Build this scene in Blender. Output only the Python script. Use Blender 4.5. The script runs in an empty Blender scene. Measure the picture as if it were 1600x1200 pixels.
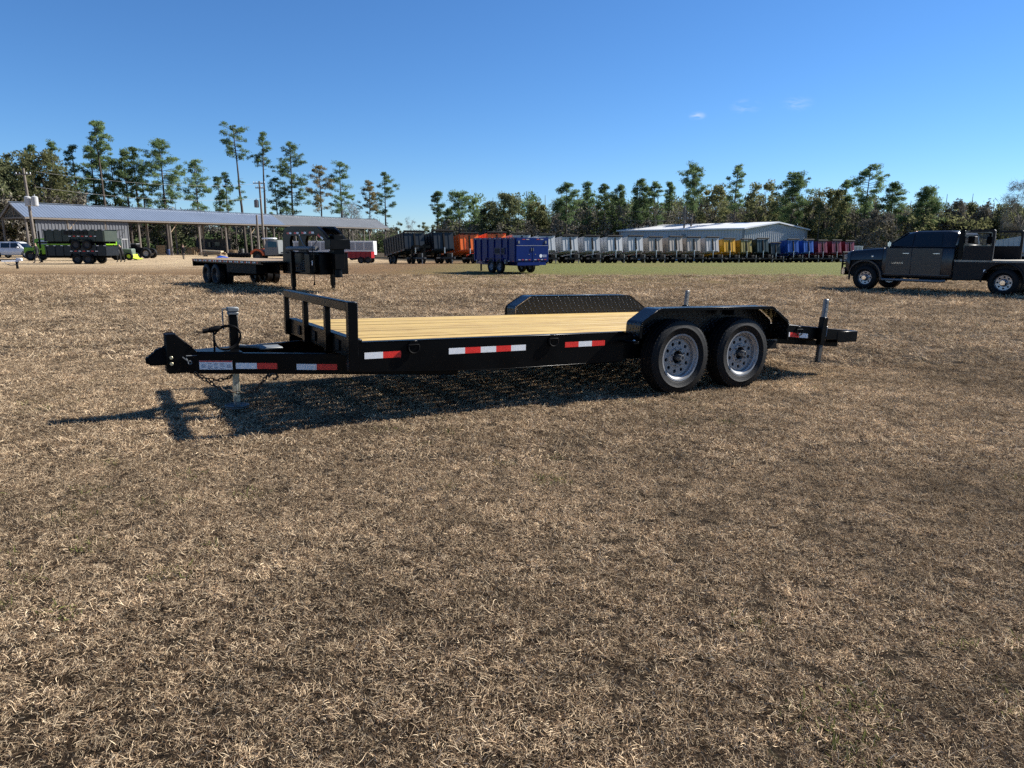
import bpy, bmesh, math, random
import numpy as np
from mathutils import Matrix, Vector

# ------------------------------------------------------------------ camera, sky, sun, exposure
scene = bpy.context.scene
F_PX, PITCH, EYE = 1109.0, 0.1931, 1.4918          # focal length for a 1600 px wide picture
cam = bpy.data.cameras.new('camera'); camo = bpy.data.objects.new('camera', cam)
scene.collection.objects.link(camo); scene.camera = camo
cam.sensor_fit = 'HORIZONTAL'; cam.sensor_width = 36.0; cam.lens = 36.0 * F_PX / 1600.0
cam.clip_start = 0.05; cam.clip_end = 6000
camo.location = (0, 0, EYE); camo.rotation_euler = (math.pi / 2 - PITCH, 0, 0)

SUN_EL, SUN_AZ = math.radians(36.5), math.radians(22.0)   # azimuth: ccw from +X (to the right, a little behind)
sun_dir = Vector((math.cos(SUN_EL) * math.cos(SUN_AZ), math.cos(SUN_EL) * math.sin(SUN_AZ), math.sin(SUN_EL)))
world = bpy.data.worlds.new('World'); scene.world = world; world.use_nodes = True
wn = world.node_tree; wn.nodes.clear()
w_out = wn.nodes.new('ShaderNodeOutputWorld'); w_bg = wn.nodes.new('ShaderNodeBackground')
sky = wn.nodes.new('ShaderNodeTexSky'); sky.sky_type = 'NISHITA'; sky.sun_disc = False
sky.sun_elevation = SUN_EL; sky.sun_rotation = math.pi / 2 - SUN_AZ
sky.altitude = 1500; sky.air_density = 1.1; sky.dust_density = 0.0; sky.ozone_density = 10.0
w_bg.inputs['Strength'].default_value = 0.062
w_hs = wn.nodes.new('ShaderNodeHueSaturation'); w_hs.inputs['Saturation'].default_value = 1.05
wn.links.new(sky.outputs[0], w_hs.inputs['Color'])
# three thin wisps of cloud, low on the right
w_tc = wn.nodes.new('ShaderNodeTexCoord'); w_mp = wn.nodes.new('ShaderNodeMapping'); w_mp.inputs['Scale'].default_value = (14, 14, 42)
w_nz = wn.nodes.new('ShaderNodeTexNoise'); w_nz.inputs['Scale'].default_value = 3.2; w_nz.inputs['Detail'].default_value = 7.0; w_nz.inputs['Distortion'].default_value = 1.2
wn.links.new(w_tc.outputs['Generated'], w_mp.inputs['Vector']); wn.links.new(w_mp.outputs[0], w_nz.inputs['Vector'])
w_sum = None
for u_, v_, wd, amp in ((1090, 181, 0.014, 1.0), (1166, 166, 0.024, 0.62), (1246, 162, 0.024, 0.55)):
    a_, b_ = (u_ - 800) / F_PX, -(v_ - 600) / F_PX
    dv = Vector((a_, math.cos(PITCH) + b_ * math.sin(PITCH), -math.sin(PITCH) + b_ * math.cos(PITCH))).normalized()
    sb = wn.nodes.new('ShaderNodeVectorMath'); sb.operation = 'SUBTRACT'; sb.inputs[1].default_value = dv; wn.links.new(w_tc.outputs['Generated'], sb.inputs[0])
    sc_ = wn.nodes.new('ShaderNodeVectorMath'); sc_.operation = 'MULTIPLY'; sc_.inputs[1].default_value = (1, 1, 2.2); wn.links.new(sb.outputs[0], sc_.inputs[0])
    ln = wn.nodes.new('ShaderNodeVectorMath'); ln.operation = 'LENGTH'; wn.links.new(sc_.outputs[0], ln.inputs[0])
    mr_ = wn.nodes.new('ShaderNodeMapRange'); mr_.interpolation_type = 'SMOOTHSTEP'; mr_.inputs['From Min'].default_value = 0.0; mr_.inputs['From Max'].default_value = wd; mr_.inputs['To Min'].default_value = amp; mr_.inputs['To Max'].default_value = 0.0
    wn.links.new(ln.outputs['Value'], mr_.inputs['Value'])
    if w_sum is None: w_sum = mr_.outputs[0]
    else:
        ad_ = wn.nodes.new('ShaderNodeMath'); ad_.operation = 'ADD'; wn.links.new(w_sum, ad_.inputs[0]); wn.links.new(mr_.outputs[0], ad_.inputs[1]); w_sum = ad_.outputs[0]
w_nr = wn.nodes.new('ShaderNodeMapRange'); w_nr.inputs['From Min'].default_value = 0.42; w_nr.inputs['From Max'].default_value = 0.72; w_nr.inputs['To Max'].default_value = 0.5
wn.links.new(w_nz.outputs['Fac'], w_nr.inputs['Value'])
w_mu = wn.nodes.new('ShaderNodeMath'); w_mu.operation = 'MULTIPLY'; wn.links.new(w_sum, w_mu.inputs[0]); wn.links.new(w_nr.outputs[0], w_mu.inputs[1])
w_mx = wn.nodes.new('ShaderNodeMixRGB'); w_mx.inputs['Color2'].default_value = (6.2, 6.6, 7.2, 1); wn.links.new(w_mu.outputs[0], w_mx.inputs['Fac']); wn.links.new(w_hs.outputs[0], w_mx.inputs['Color1'])
wn.links.new(w_mx.outputs[0], w_bg.inputs['Color']); wn.links.new(w_bg.outputs[0], w_out.inputs['Surface'])
sunl = bpy.data.lights.new('sun', 'SUN'); sunl.energy = 4.9; sunl.angle = math.radians(0.55); sunl.color = (1.0, 0.955, 0.88)
suno = bpy.data.objects.new('sun', sunl); scene.collection.objects.link(suno)
suno.rotation_euler = (-sun_dir).to_track_quat('-Z', 'Y').to_euler(); suno.location = (20, 3, 16)
vs = scene.view_settings
vs.view_transform = 'Standard'; vs.look = 'None'; vs.gamma = 1.0; vs.exposure = 1.2; vs.use_curve_mapping = False
scene.cycles.max_bounces = 6; scene.cycles.transparent_max_bounces = 8; scene.cycles.use_denoising = False

C = scene.collection
rnd = random.Random(7)
R = math.radians

# ------------------------------------------------------------------ helpers
def sstep(a, b, x):
    t = np.clip((np.asarray(x, float) - a) / (b - a), 0, 1); return t * t * (3 - 2 * t)

TR_YAW, TR_X, TR_Y, TR_P, TR_R = 0.5204, 1.4136, 8.2609, -0.0274, -0.0094
def G(x, y):
    """height of the ground"""
    x = np.asarray(x, float); y = np.asarray(y, float)
    z = 0.018 * np.sin(x * 0.37 + 1.3) * np.cos(y * 0.29 + 0.4) + 0.012 * np.sin(x * 0.9 + y * 0.7) * np.cos(y * 1.1 - x * 0.3)
    c, s = math.cos(TR_YAW), math.sin(TR_YAW)
    dx, dy = x - TR_X, y - TR_Y
    lx = -c * dx - s * dy; ly = s * dx - c * dy
    w = (1 - sstep(3.4, 5.6, np.abs(ly))) * (1 - sstep(4.0, 6.6, np.abs(lx - 1.8)))
    z = z * (1 - w) + w * (np.where(lx > 0, 0.0165, 0.0274) * lx + 0.0094 * ly - 0.002)
    drop = 0.0195 * np.maximum(0, y - 56) - 0.0195 * np.maximum(0, y - 115)
    drop = drop * sstep(-42, -12, x)
    return z * (1 - sstep(60, 120, y) * 0.6) - drop
def g(x, y): return float(G(x, y))
def at(u, v, Y):
    a = (u - 800) / F_PX; b = -(v - 600) / F_PX
    d = Vector((a, math.cos(PITCH) + b * math.sin(PITCH), -math.sin(PITCH) + b * math.cos(PITCH)))
    return Vector((0, 0, EYE)) + d * (Y / d.y)
def ux(u, Y, v=383):
    return at(u, v, Y).x

def nd(nt, t, **kw):
    n = nt.nodes.new(t)
    for k, v in kw.items():
        setattr(n, k, v)
    return n
def setin(n, **kw):
    for k, v in kw.items():
        n.inputs[k.replace('_', ' ')].default_value = v
    return n
MATS = {}
def mat(name, col, rough=0.5, metal=0.0, vary=0.0, vscale=6.0, bump=0.0, bscale=40.0, coat=0.0, dust=0.0, spec=0.5, island=0.0):
    """painted / metal / rubber surface: colour with slight blotches, roughness wear, fine relief and a little dust"""
    if name in MATS: return MATS[name]
    m = bpy.data.materials.new(name); m.use_nodes = True; nt = m.node_tree
    p = nt.nodes['Principled BSDF']
    p.inputs['Roughness'].default_value = rough; p.inputs['Metallic'].default_value = metal
    p.inputs['Specular IOR Level'].default_value = spec
    if coat: p.inputs['Coat Weight'].default_value = coat; p.inputs['Coat Roughness'].default_value = 0.12
    tc = nd(nt, 'ShaderNodeTexCoord')
    n1 = nd(nt, 'ShaderNodeTexNoise'); setin(n1, Scale=vscale, Detail=5.0, Roughness=0.6); nt.links.new(tc.outputs['Object'], n1.inputs['Vector'])
    hv = nd(nt, 'ShaderNodeHueSaturation'); hv.inputs['Color'].default_value = (*col, 1)
    mr = nd(nt, 'ShaderNodeMapRange'); setin(mr, From_Min=0.3, From_Max=0.7); mr.inputs['To Min'].default_value = 1 - vary; mr.inputs['To Max'].default_value = 1 + vary
    nt.links.new(n1.outputs['Fac'], mr.inputs['Value'])
    last = mr.outputs[0]
    if island:
        ge = nd(nt, 'ShaderNodeNewGeometry'); m2 = nd(nt, 'ShaderNodeMapRange'); m2.inputs['To Min'].default_value = 1 - island; m2.inputs['To Max'].default_value = 1 + island
        oi = nd(nt, 'ShaderNodeObjectInfo')
        nt.links.new(oi.outputs['Random'], m2.inputs['Value'])
        mu = nd(nt, 'ShaderNodeMath', operation='MULTIPLY'); nt.links.new(last, mu.inputs[0]); nt.links.new(m2.outputs[0], mu.inputs[1]); last = mu.outputs[0]
    nt.links.new(last, hv.inputs['Value'])
    colout = hv.outputs[0]
    if dust:
        n3 = nd(nt, 'ShaderNodeTexNoise'); setin(n3, Scale=vscale * 2.3, Detail=8.0, Roughness=0.7); nt.links.new(tc.outputs['Object'], n3.inputs['Vector'])
        r3 = nd(nt, 'ShaderNodeMapRange'); setin(r3, From_Min=0.45, From_Max=0.8); r3.inputs['To Max'].default_value = dust
        nt.links.new(n3.outputs['Fac'], r3.inputs['Value'])
        mx = nd(nt, 'ShaderNodeMixRGB'); mx.inputs['Color2'].default_value = (0.30, 0.25, 0.18, 1)
        nt.links.new(r3.outputs[0], mx.inputs['Fac']); nt.links.new(colout, mx.inputs['Color1']); colout = mx.outputs[0]
    nt.links.new(colout, p.inputs['Base Color'])
    rr = nd(nt, 'ShaderNodeMapRange'); rr.inputs['To Min'].default_value = max(0.02, rough - 0.08); rr.inputs['To Max'].default_value = min(1, rough + 0.12)
    nt.links.new(n1.outputs['Fac'], rr.inputs['Value']); nt.links.new(rr.outputs[0], p.inputs['Roughness'])
    if bump:
        n2 = nd(nt, 'ShaderNodeTexNoise'); setin(n2, Scale=bscale, Detail=4.0); nt.links.new(tc.outputs['Object'], n2.inputs['Vector'])
        b = nd(nt, 'ShaderNodeBump'); setin(b, Strength=bump, Distance=0.01); nt.links.new(n2.outputs['Fac'], b.inputs['Height']); nt.links.new(b.outputs[0], p.inputs['Normal'])
    MATS[name] = m
    return m

class MB:
    """collects shapes; build() links them as ONE mesh object"""
    def __init__(s): s.v = []; s.f = []; s.m = []
    def add(s, vs, fs, mi=0, M=None):
        o = len(s.v)
        for p in vs:
            p = Vector(p)
            s.v.append(tuple(M @ p) if M is not None else tuple(p))
        for fc in fs: s.f.append(tuple(i + o for i in fc)); s.m.append(mi)
        return s
    def box(s, x0, x1, y0, y1, z0, z1, mi=0, M=None):
        vs = [(x, y, z) for z in (z0, z1) for y in (y0, y1) for x in (x0, x1)]
        return s.add(vs, [(0, 2, 3, 1), (4, 5, 7, 6), (0, 1, 5, 4), (2, 6, 7, 3), (0, 4, 6, 2), (1, 3, 7, 5)], mi, M)
    def bar(s, p0, p1, w, h, mi=0, up=(0, 0, 1)):
        p0 = Vector(p0); p1 = Vector(p1); d = p1 - p0; L = d.length; d.normalize()
        up = Vector(up)
        if abs(d.dot(up)) > 0.98: up = Vector((1, 0, 0))
        sd = up.cross(d).normalized(); u2 = d.cross(sd)
        M = Matrix((( d.x, sd.x, u2.x, p0.x), (d.y, sd.y, u2.y, p0.y), (d.z, sd.z, u2.z, p0.z), (0, 0, 0, 1)))
        return s.box(0, L, -w / 2, w / 2, -h / 2, h / 2, mi, M)
    def prism(s, poly, axis, a0, a1, mi=0, M=None):
        """poly in the two other axes (cyclic order x,y,z without axis), extruded from a0 to a1"""
        n = len(poly); vs = []
        for a in (a0, a1):
            for p, q in poly:
                vs.append({'x': (a, p, q), 'y': (p, a, q), 'z': (p, q, a)}[axis])
        fs = [(i, (i + 1) % n, n + (i + 1) % n, n + i) for i in range(n)] + [tuple(range(n - 1, -1, -1)), tuple(range(n, 2 * n))]
        return s.add(vs, fs, mi, M)
    def tube(s, path, r, seg=8, mi=0, caps=True):
        path = [Vector(p) for p in path]; n = len(path)
        rs = r if isinstance(r, (list, tuple)) else [r] * n
        o = len(s.v); ref = None
        for i, p in enumerate(path):
            d = (path[min(i + 1, n - 1)] - path[max(i - 1, 0)])
            if d.length < 1e-9: d = Vector((0, 0, 1))
            d.normalize()
            if ref is None:
                ref = Vector((0, 0, 1)) if abs(d.z) < 0.9 else Vector((1, 0, 0))
            a = d.cross(ref)
            if a.length < 1e-6: a = d.cross(Vector((0.3, 1, 0.2)))
            a.normalize(); b = a.cross(d); ref = b
            for k in range(seg):
                t = 2 * math.pi * k / seg; s.v.append(tuple(p + (a * math.cos(t) + b * math.sin(t)) * rs[i]))
        for i in range(n - 1):
            for k in range(seg):
                k2 = (k + 1) % seg; s.f.append((o + i * seg + k, o + i * seg + k2, o + (i + 1) * seg + k2, o + (i + 1) * seg + k)); s.m.append(mi)
        if caps:
            s.f.append(tuple(o + k for k in range(seg - 1, -1, -1))); s.m.append(mi)
            s.f.append(tuple(o + (n - 1) * seg + k for k in range(seg))); s.m.append(mi)
        return s
    def lathe(s, prof, seg=32, mi=0, M=None, closed=True):
        """profile of (radius, y) turned about the local Y axis"""
        o = len(s.v); n = len(prof)
        for k in range(seg):
            t = 2 * math.pi * k / seg
            for r, y in prof:
                p = Vector((r * math.cos(t), y, r * math.sin(t))); s.v.append(tuple(M @ p) if M is not None else tuple(p))
        for k in range(seg):
            k2 = (k + 1) % seg
            for i in range(n - 1 if not closed else n):
                j = (i + 1) % n
                s.f.append((o + k * n + i, o + k2 * n + i, o + k2 * n + j, o + k * n + j)); s.m.append(mi)
        return s
    def mesh(s, name, mats, bevel=0.0, smooth=40, seg=1):
        me = bpy.data.meshes.new(name); me.from_pydata(s.v, [], s.f)
        for m_ in (mats if isinstance(mats, (list, tuple)) else [mats]): me.materials.append(m_)
        me.polygons.foreach_set('material_index', s.m)
        bm = bmesh.new(); bm.from_mesh(me)
        bmesh.ops.recalc_face_normals(bm, faces=bm.faces)
        if bevel:
            es = [e for e in bm.edges if len(e.link_faces) == 2 and e.calc_face_angle(0) > 0.6]
            bmesh.ops.bevel(bm, geom=es, offset=bevel, segments=seg, affect='EDGES', clamp_overlap=True)
        bm.to_mesh(me); bm.free()
        if smooth:
            me.polygons.foreach_set('use_smooth', [True] * len(me.polygons))
            me.set_sharp_from_angle(angle=R(smooth))
        return me
    def build(s, name, mats, parent=None, bevel=0.0, smooth=40, loc=None, seg=1):
        return link(name, s.mesh(name, mats, bevel, smooth, seg), parent, loc)

def link(name, me, parent=None, loc=None):
    o = bpy.data.objects.new(name, me); C.objects.link(o)
    if parent is not None: o.parent = parent
    if loc is not None: o.location = loc
    return o
def tag(o, label=None, cat=None, group=None, kind=None):
    for k, v in (('label', label), ('category', cat), ('group', group), ('kind', kind)):
        if v: o[k] = v
    return o
def thing(name, label, cat, loc=(0, 0, 0), rotz=0.0, group=None):
    o = bpy.data.objects.new(name, None); C.objects.link(o); o.empty_display_size = 0.3
    o.location = loc; o.rotation_euler = (0, 0, rotz)
    return tag(o, label, cat, group)
def copy_tree(o, parent=None):
    c_ = o.copy(); C.objects.link(c_); c_.parent = parent
    for ch in o.children: copy_tree(ch, c_)
    return c_
def bend(root, fn):
    """move the vertices of a thing's parts (used to fit proportions)"""
    for ch in root.children:
        if ch.type == 'MESH' and ch.data.users == 1 and ch.location.length < 1e-6:
            for v in ch.data.vertices: v.co = fn(v.co)
        bend(ch, fn)
def recolour(root, prefix, m):
    """give a copied thing its own paint: material slots linked to the object"""
    def rec(o):
        if o.type == 'MESH':
            for sl in o.material_slots:
                if sl.material and sl.material.name.startswith(prefix): sl.link = 'OBJECT'; sl.material = m
        for ch in o.children: rec(ch)
    rec(root)

# ------------------------------------------------------------------ common materials
BLACK = mat('black_paint', (0.0016, 0.0017, 0.0021), 0.30, vary=0.25, vscale=3, dust=0.003, spec=0.12)
BLACKM = mat('black_matt', (0.0025, 0.0025, 0.003), 0.6, vary=0.3, dust=0.006, spec=0.12)
DARKIN = mat('dark_inside', (0.006, 0.006, 0.006), 0.8)
RUBBER = mat('tyre_rubber', (0.0045, 0.0045, 0.005), 0.55, vary=0.25, vscale=9, bump=0.25, bscale=120, dust=0.035, spec=0.22)
SILVER = mat('silver_rim', (0.30, 0.30, 0.30), 0.45, metal=0.5, vary=0.10, vscale=12, dust=0.05)
GALV = mat('galvanised', (0.17, 0.18, 0.18), 0.55, metal=0.35, vary=0.18, vscale=14, bump=0.1)
CHROME = mat('chrome', (0.75, 0.76, 0.78), 0.12, metal=1.0, vary=0.05)
WHITE_TAPE = mat('white_reflector', (0.86, 0.85, 0.82), 0.35, vary=0.06, vscale=40)
RED_TAPE = mat('red_reflector', (0.80, 0.03, 0.02), 0.35, vary=0.10, vscale=40)
WHITEP = mat('white_paint', (0.78, 0.79, 0.80), 0.35, vary=0.05)
GLASS = mat('dark_glass', (0.006, 0.008, 0.010), 0.06, spec=0.6)
AMBER = mat('amber_lens', (0.6, 0.16, 0.01), 0.25)
STEEL = mat('worn_steel', (0.20, 0.20, 0.20), 0.45, metal=0.8, vary=0.3)
RUST = mat('rusty_chain', (0.085, 0.06, 0.04), 0.7, metal=0.4, vary=0.4, vscale=30)
BRASS = mat('zinc_bolt', (0.42, 0.38, 0.26), 0.4, metal=0.7)

def plate_mat():
    m = bpy.data.materials.new('tread_plate'); m.use_nodes = True; nt = m.node_tree; p = nt.nodes['Principled BSDF']
    p.inputs['Base Color'].default_value = (0.0035, 0.0038, 0.005, 1); p.inputs['Roughness'].default_value = 0.22; p.inputs['Specular IOR Level'].default_value = 0.45
    tc = nd(nt, 'ShaderNodeTexCoord'); mp = nd(nt, 'ShaderNodeMapping'); mp.inputs['Rotation'].default_value = (R(45), R(45), R(45))
    nt.links.new(tc.outputs['Object'], mp.inputs['Vector'])
    v = nd(nt, 'ShaderNodeTexVoronoi'); setin(v, Scale=30.0, Randomness=0.0); nt.links.new(mp.outputs[0], v.inputs['Vector'])
    mr = nd(nt, 'ShaderNodeMapRange', interpolation_type='SMOOTHSTEP'); setin(mr, From_Min=0.18, From_Max=0.42); mr.inputs['To Min'].default_value = 1; mr.inputs['To Max'].default_value = 0
    nt.links.new(v.outputs['Distance'], mr.inputs['Value'])
    b = nd(nt, 'ShaderNodeBump'); setin(b, Strength=0.9, Distance=0.004); nt.links.new(mr.outputs[0], b.inputs['Height']); nt.links.new(b.outputs[0], p.inputs['Normal'])
    return m
PLATE = plate_mat()

def wood_mat(name, col, dark, scale=1.0, along='X'):
    m = bpy.data.materials.new(name); m.use_nodes = True; nt = m.node_tree; p = nt.nodes['Principled BSDF']
    p.inputs['Roughness'].default_value = 0.62
    tc = nd(nt, 'ShaderNodeTexCoord'); oi = nd(nt, 'ShaderNodeObjectInfo')
    ad = nd(nt, 'ShaderNodeVectorMath', operation='MULTIPLY_ADD'); nt.links.new(oi.outputs['Random'], ad.inputs[0]); ad.inputs[1].default_value = (37, 91, 53)
    nt.links.new(tc.outputs['Object'], ad.inputs[2])
    mp = nd(nt, 'ShaderNodeMapping'); mp.inputs['Scale'].default_value = {'X': (0.8 * scale, 14 * scale, 14 * scale), 'Z': (14 * scale, 14 * scale, 0.8 * scale)}[along]
    nt.links.new(ad.outputs[0], mp.inputs['Vector'])
    n = nd(nt, 'ShaderNodeTexNoise'); setin(n, Scale=2.6, Detail=7.0, Roughness=0.62, Distortion=0.8); nt.links.new(mp.outputs[0], n.inputs['Vector'])
    cr = nd(nt, 'ShaderNodeValToRGB'); cr.color_ramp.elements[0].position = 0.35; cr.color_ramp.elements[0].color = (*dark, 1)
    cr.color_ramp.elements[1].position = 0.52; cr.color_ramp.elements[1].color = (*col, 1)
    nt.links.new(n.outputs['Fac'], cr.inputs['Fac'])
    # knots
    mk = nd(nt, 'ShaderNodeMapping'); mk.inputs['Scale'].default_value = (1.1, 5, 5); nt.links.new(ad.outputs[0], mk.inputs['Vector'])
    vk = nd(nt, 'ShaderNodeTexVoronoi'); setin(vk, Scale=1.6); nt.links.new(mk.outputs[0], vk.inputs['Vector'])
    rk = nd(nt, 'ShaderNodeMapRange'); setin(rk, From_Min=0.03, From_Max=0.10); rk.inputs['To Min'].default_value = 0.75; rk.inputs['To Max'].default_value = 0.0
    nt.links.new(vk.outputs['Distance'], rk.inputs['Value'])
    mx = nd(nt, 'ShaderNodeMixRGB'); mx.inputs['Color2'].default_value = (dark[0] * .5, dark[1] * .45, dark[2] * .4, 1)
    nt.links.new(rk.outputs[0], mx.inputs['Fac']); nt.links.new(cr.outputs[0], mx.inputs['Color1'])
    hv = nd(nt, 'ShaderNodeHueSaturation'); mr = nd(nt, 'ShaderNodeMapRange'); mr.inputs['To Min'].default_value = 0.88; mr.inputs['To Max'].default_value = 1.08
    nt.links.new(oi.outputs['Random'], mr.inputs['Value']); nt.links.new(mr.outputs[0], hv.inputs['Value']); nt.links.new(mx.outputs[0], hv.inputs['Color'])
    nt.links.new(hv.outputs[0], p.inputs['Base Color'])
    b = nd(nt, 'ShaderNodeBump'); setin(b, Strength=0.25, Distance=0.004); nt.links.new(n.outputs['Fac'], b.inputs['Height']); nt.links.new(b.outputs[0], p.inputs['Normal'])
    return m
PINE = wood_mat('new_pine_plank', (0.46, 0.318, 0.104), (0.26, 0.148, 0.042))
GREYWOOD = wood_mat('weathered_wood', (0.16, 0.135, 0.11), (0.07, 0.055, 0.045), along='Z')
OLDWOOD = wood_mat('old_board', (0.33, 0.24, 0.14), (0.16, 0.10, 0.06))

def corrugated(name, col, axis, pitch=0.3, depth=0.6, rough=0.42, metal=0.35, vary=0.08):
    m = bpy.data.materials.new(name); m.use_nodes = True; nt = m.node_tree; p = nt.nodes['Principled BSDF']
    p.inputs['Metallic'].default_value = metal; p.inputs['Roughness'].default_value = rough
    tc = nd(nt, 'ShaderNodeTexCoord')
    n = nd(nt, 'ShaderNodeTexNoise'); setin(n, Scale=0.35, Detail=6.0, Roughness=0.65); nt.links.new(tc.outputs['Object'], n.inputs['Vector'])
    hv = nd(nt, 'ShaderNodeHueSaturation'); hv.inputs['Color'].default_value = (*col, 1)
    mr = nd(nt, 'ShaderNodeMapRange'); setin(mr, From_Min=0.3, From_Max=0.7); mr.inputs['To Min'].default_value = 1 - vary; mr.inputs['To Max'].default_value = 1 + vary
    nt.links.new(n.outputs['Fac'], mr.inputs['Value']); nt.links.new(mr.outputs[0], hv.inputs['Value']); nt.links.new(hv.outputs[0], p.inputs['Base Color'])
    return m
# ------------------------------------------------------------------ ground
def nd_len(nt, pos):
    s_ = nt.nodes.new('ShaderNodeSeparateXYZ'); nt.links.new(pos, s_.inputs[0]); return s_.outputs['Y']
def ground_mat():
    m = bpy.data.materials.new('dry_grass_ground'); m.use_nodes = True; nt = m.node_tree; p = nt.nodes['Principled BSDF']
    p.inputs['Roughness'].default_value = 0.95; p.inputs['Specular IOR Level'].default_value = 0.1
    ge = nd(nt, 'ShaderNodeNewGeometry'); pos = ge.outputs['Position']
    def noise(scale, detail=6.0, rough=0.65, vec=None):
        n = nd(nt, 'ShaderNodeTexNoise'); setin(n, Scale=scale, Detail=detail, Roughness=rough); nt.links.new(vec or pos, n.inputs['Vector']); return n.outputs['Fac']
    def ramp(fac, pts):
        c_ = nd(nt, 'ShaderNodeValToRGB'); e = c_.color_ramp.elements
        while len(e) < len(pts): e.new(0.5)
        for el, (q, col) in zip(e, pts): el.position = q; el.color = (*col, 1)
        nt.links.new(fac, c_.inputs['Fac']); return c_.outputs[0]
    def mix(f, a, b_, mode='MIX'):
        x = nd(nt, 'ShaderNodeMixRGB', blend_type=mode)
        for sk, val in ((x.inputs['Fac'], f), (x.inputs['Color1'], a), (x.inputs['Color2'], b_)):
            if isinstance(val, (int, float)): sk.default_value = val
            elif isinstance(val, tuple): sk.default_value = (*val, 1)
            else: nt.links.new(val, sk)
        return x.outputs[0]
    def rng(v, a, b_, c_=0.0, d=1.0):
        r_ = nd(nt, 'ShaderNodeMapRange', interpolation_type='SMOOTHSTEP'); setin(r_, From_Min=a, From_Max=b_); r_.inputs['To Min'].default_value = c_; r_.inputs['To Max'].default_value = d
        nt.links.new(v, r_.inputs['Value']); return r_.outputs[0]
    def mul(a, b_):
        x = nd(nt, 'ShaderNodeMath', operation='MULTIPLY'); nt.links.new(a, x.inputs[0]); nt.links.new(b_, x.inputs[1]); return x.outputs[0]
    fine = noise(55, 8, 0.75); mid = noise(5, 6, 0.7); big = noise(0.45, 5, 0.6); huge = noise(0.06, 4, 0.6)
    base = ramp(fine, [(0.30, (0.010, 0.007, 0.005)), (0.5, (0.032, 0.023, 0.015)), (0.70, (0.10, 0.077, 0.050))])
    far = rng(nd_len(nt, pos), 14, 32)
    base = mix(far, base, mix(1.0, base, (4.3, 3.85, 3.2), 'MULTIPLY'))
    base = mix(rng(mid, 0.35, 0.65), base, mix(1.0, base, (0.80, 0.72, 0.66), 'MULTIPLY'))
    base = mix(rng(big, 0.40, 0.62, 0, 0.75), base, mix(1.0, base, (1.22, 1.18, 1.08), 'MULTIPLY'))
    sx = nd(nt, 'ShaderNodeSeparateXYZ'); nt.links.new(pos, sx.inputs[0])
    # the mown field turns green beyond the trailer, mostly to the right; bare sandy yard to the far left
    gy = mul(rng(sx.outputs['Y'], 22, 42), rng(sx.outputs['X'], -9, 3))
    gm = mul(gy, rng(huge, 0.25, 0.60, 0.6, 1.0))
    green = ramp(noise(9, 8, 0.7), [(0.3, (0.066, 0.076, 0.018)), (0.7, (0.180, 0.182, 0.058))])
    base = mix(gm, base, green)
    sd = mul(rng(sx.outputs['Y'], 34, 60), rng(sx.outputs['X'], -8, -24))
    sand = ramp(noise(2.2, 8, 0.7), [(0.3, (0.30, 0.22, 0.13)), (0.7, (0.48, 0.37, 0.235))])
    base = mix(mul(sd, rng(noise(0.35, 5), 0.30, 0.52, 0.4, 1.0)), base, sand)
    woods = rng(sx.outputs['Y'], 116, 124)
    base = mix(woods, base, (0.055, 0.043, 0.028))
    sp = rng(noise(1.7, 3), 0.68, 0.76, 0, 0.6)
    base = mix(sp, base, (0.085, 0.10, 0.032))
    nt.links.new(base, p.inputs['Base Color'])
    b = nd(nt, 'ShaderNodeBump'); setin(b, Strength=0.9, Distance=0.03); nt.links.new(noise(38, 8, 0.8), b.inputs['Height'])
    b2 = nd(nt, 'ShaderNodeBump'); setin(b2, Strength=0.6, Distance=0.25); nt.links.new(noise(4, 6, 0.75), b2.inputs['Height']); nt.links.new(b.outputs[0], b2.inputs['Normal'])
    nt.links.new(b2.outputs[0], p.inputs['Normal'])
    return m
def axis_pts(fine, step, far, ratio=1.12):
    a = list(np.arange(0, fine + 1e-6, step)); d = step
    while a[-1] < far: d *= ratio; a.append(a[-1] + d)
    return a
xs = axis_pts(18, 0.25, 3200); xs = np.array([-x for x in xs[:0:-1]] + xs)
ys = axis_pts(24, 0.25, 3600); ys = np.array([-x for x in axis_pts(1, 0.5, 260, 1.3)[:0:-1]] + ys)
XX, YY = np.meshgrid(xs, ys); ZZ = G(XX, YY)
gv = np.stack([XX, YY, ZZ], -1).reshape(-1, 3); nx, ny = len(xs), len(ys)
ii = (np.arange(ny - 1)[:, None] * nx + np.arange(nx - 1)[None, :]).ravel()
gf = np.stack([ii, ii + 1, ii + nx + 1, ii + nx], -1)
def np_mesh(name, v, f, mats, mi=None, smooth=False):
    me = bpy.data.meshes.new(name); v = np.asarray(v, np.float32); f = np.asarray(f, np.int32); k = f.shape[1]
    me.vertices.add(len(v)); me.vertices.foreach_set('co', v.ravel())
    me.loops.add(f.size); me.loops.foreach_set('vertex_index', f.ravel())
    me.polygons.add(len(f)); me.polygons.foreach_set('loop_start', np.arange(0, f.size, k, dtype=np.int32)); me.polygons.foreach_set('loop_total', np.full(len(f), k, np.int32))
    for m_ in mats: me.materials.append(m_)
    if mi is not None: me.polygons.foreach_set('material_index', np.asarray(mi, np.int32))
    me.polygons.foreach_set('use_smooth', np.full(len(f), smooth))
    me.update(calc_edges=True); return me
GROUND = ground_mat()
tag(link('ground', np_mesh('ground', gv, gf, [GROUND], smooth=True)), kind='structure')

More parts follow.
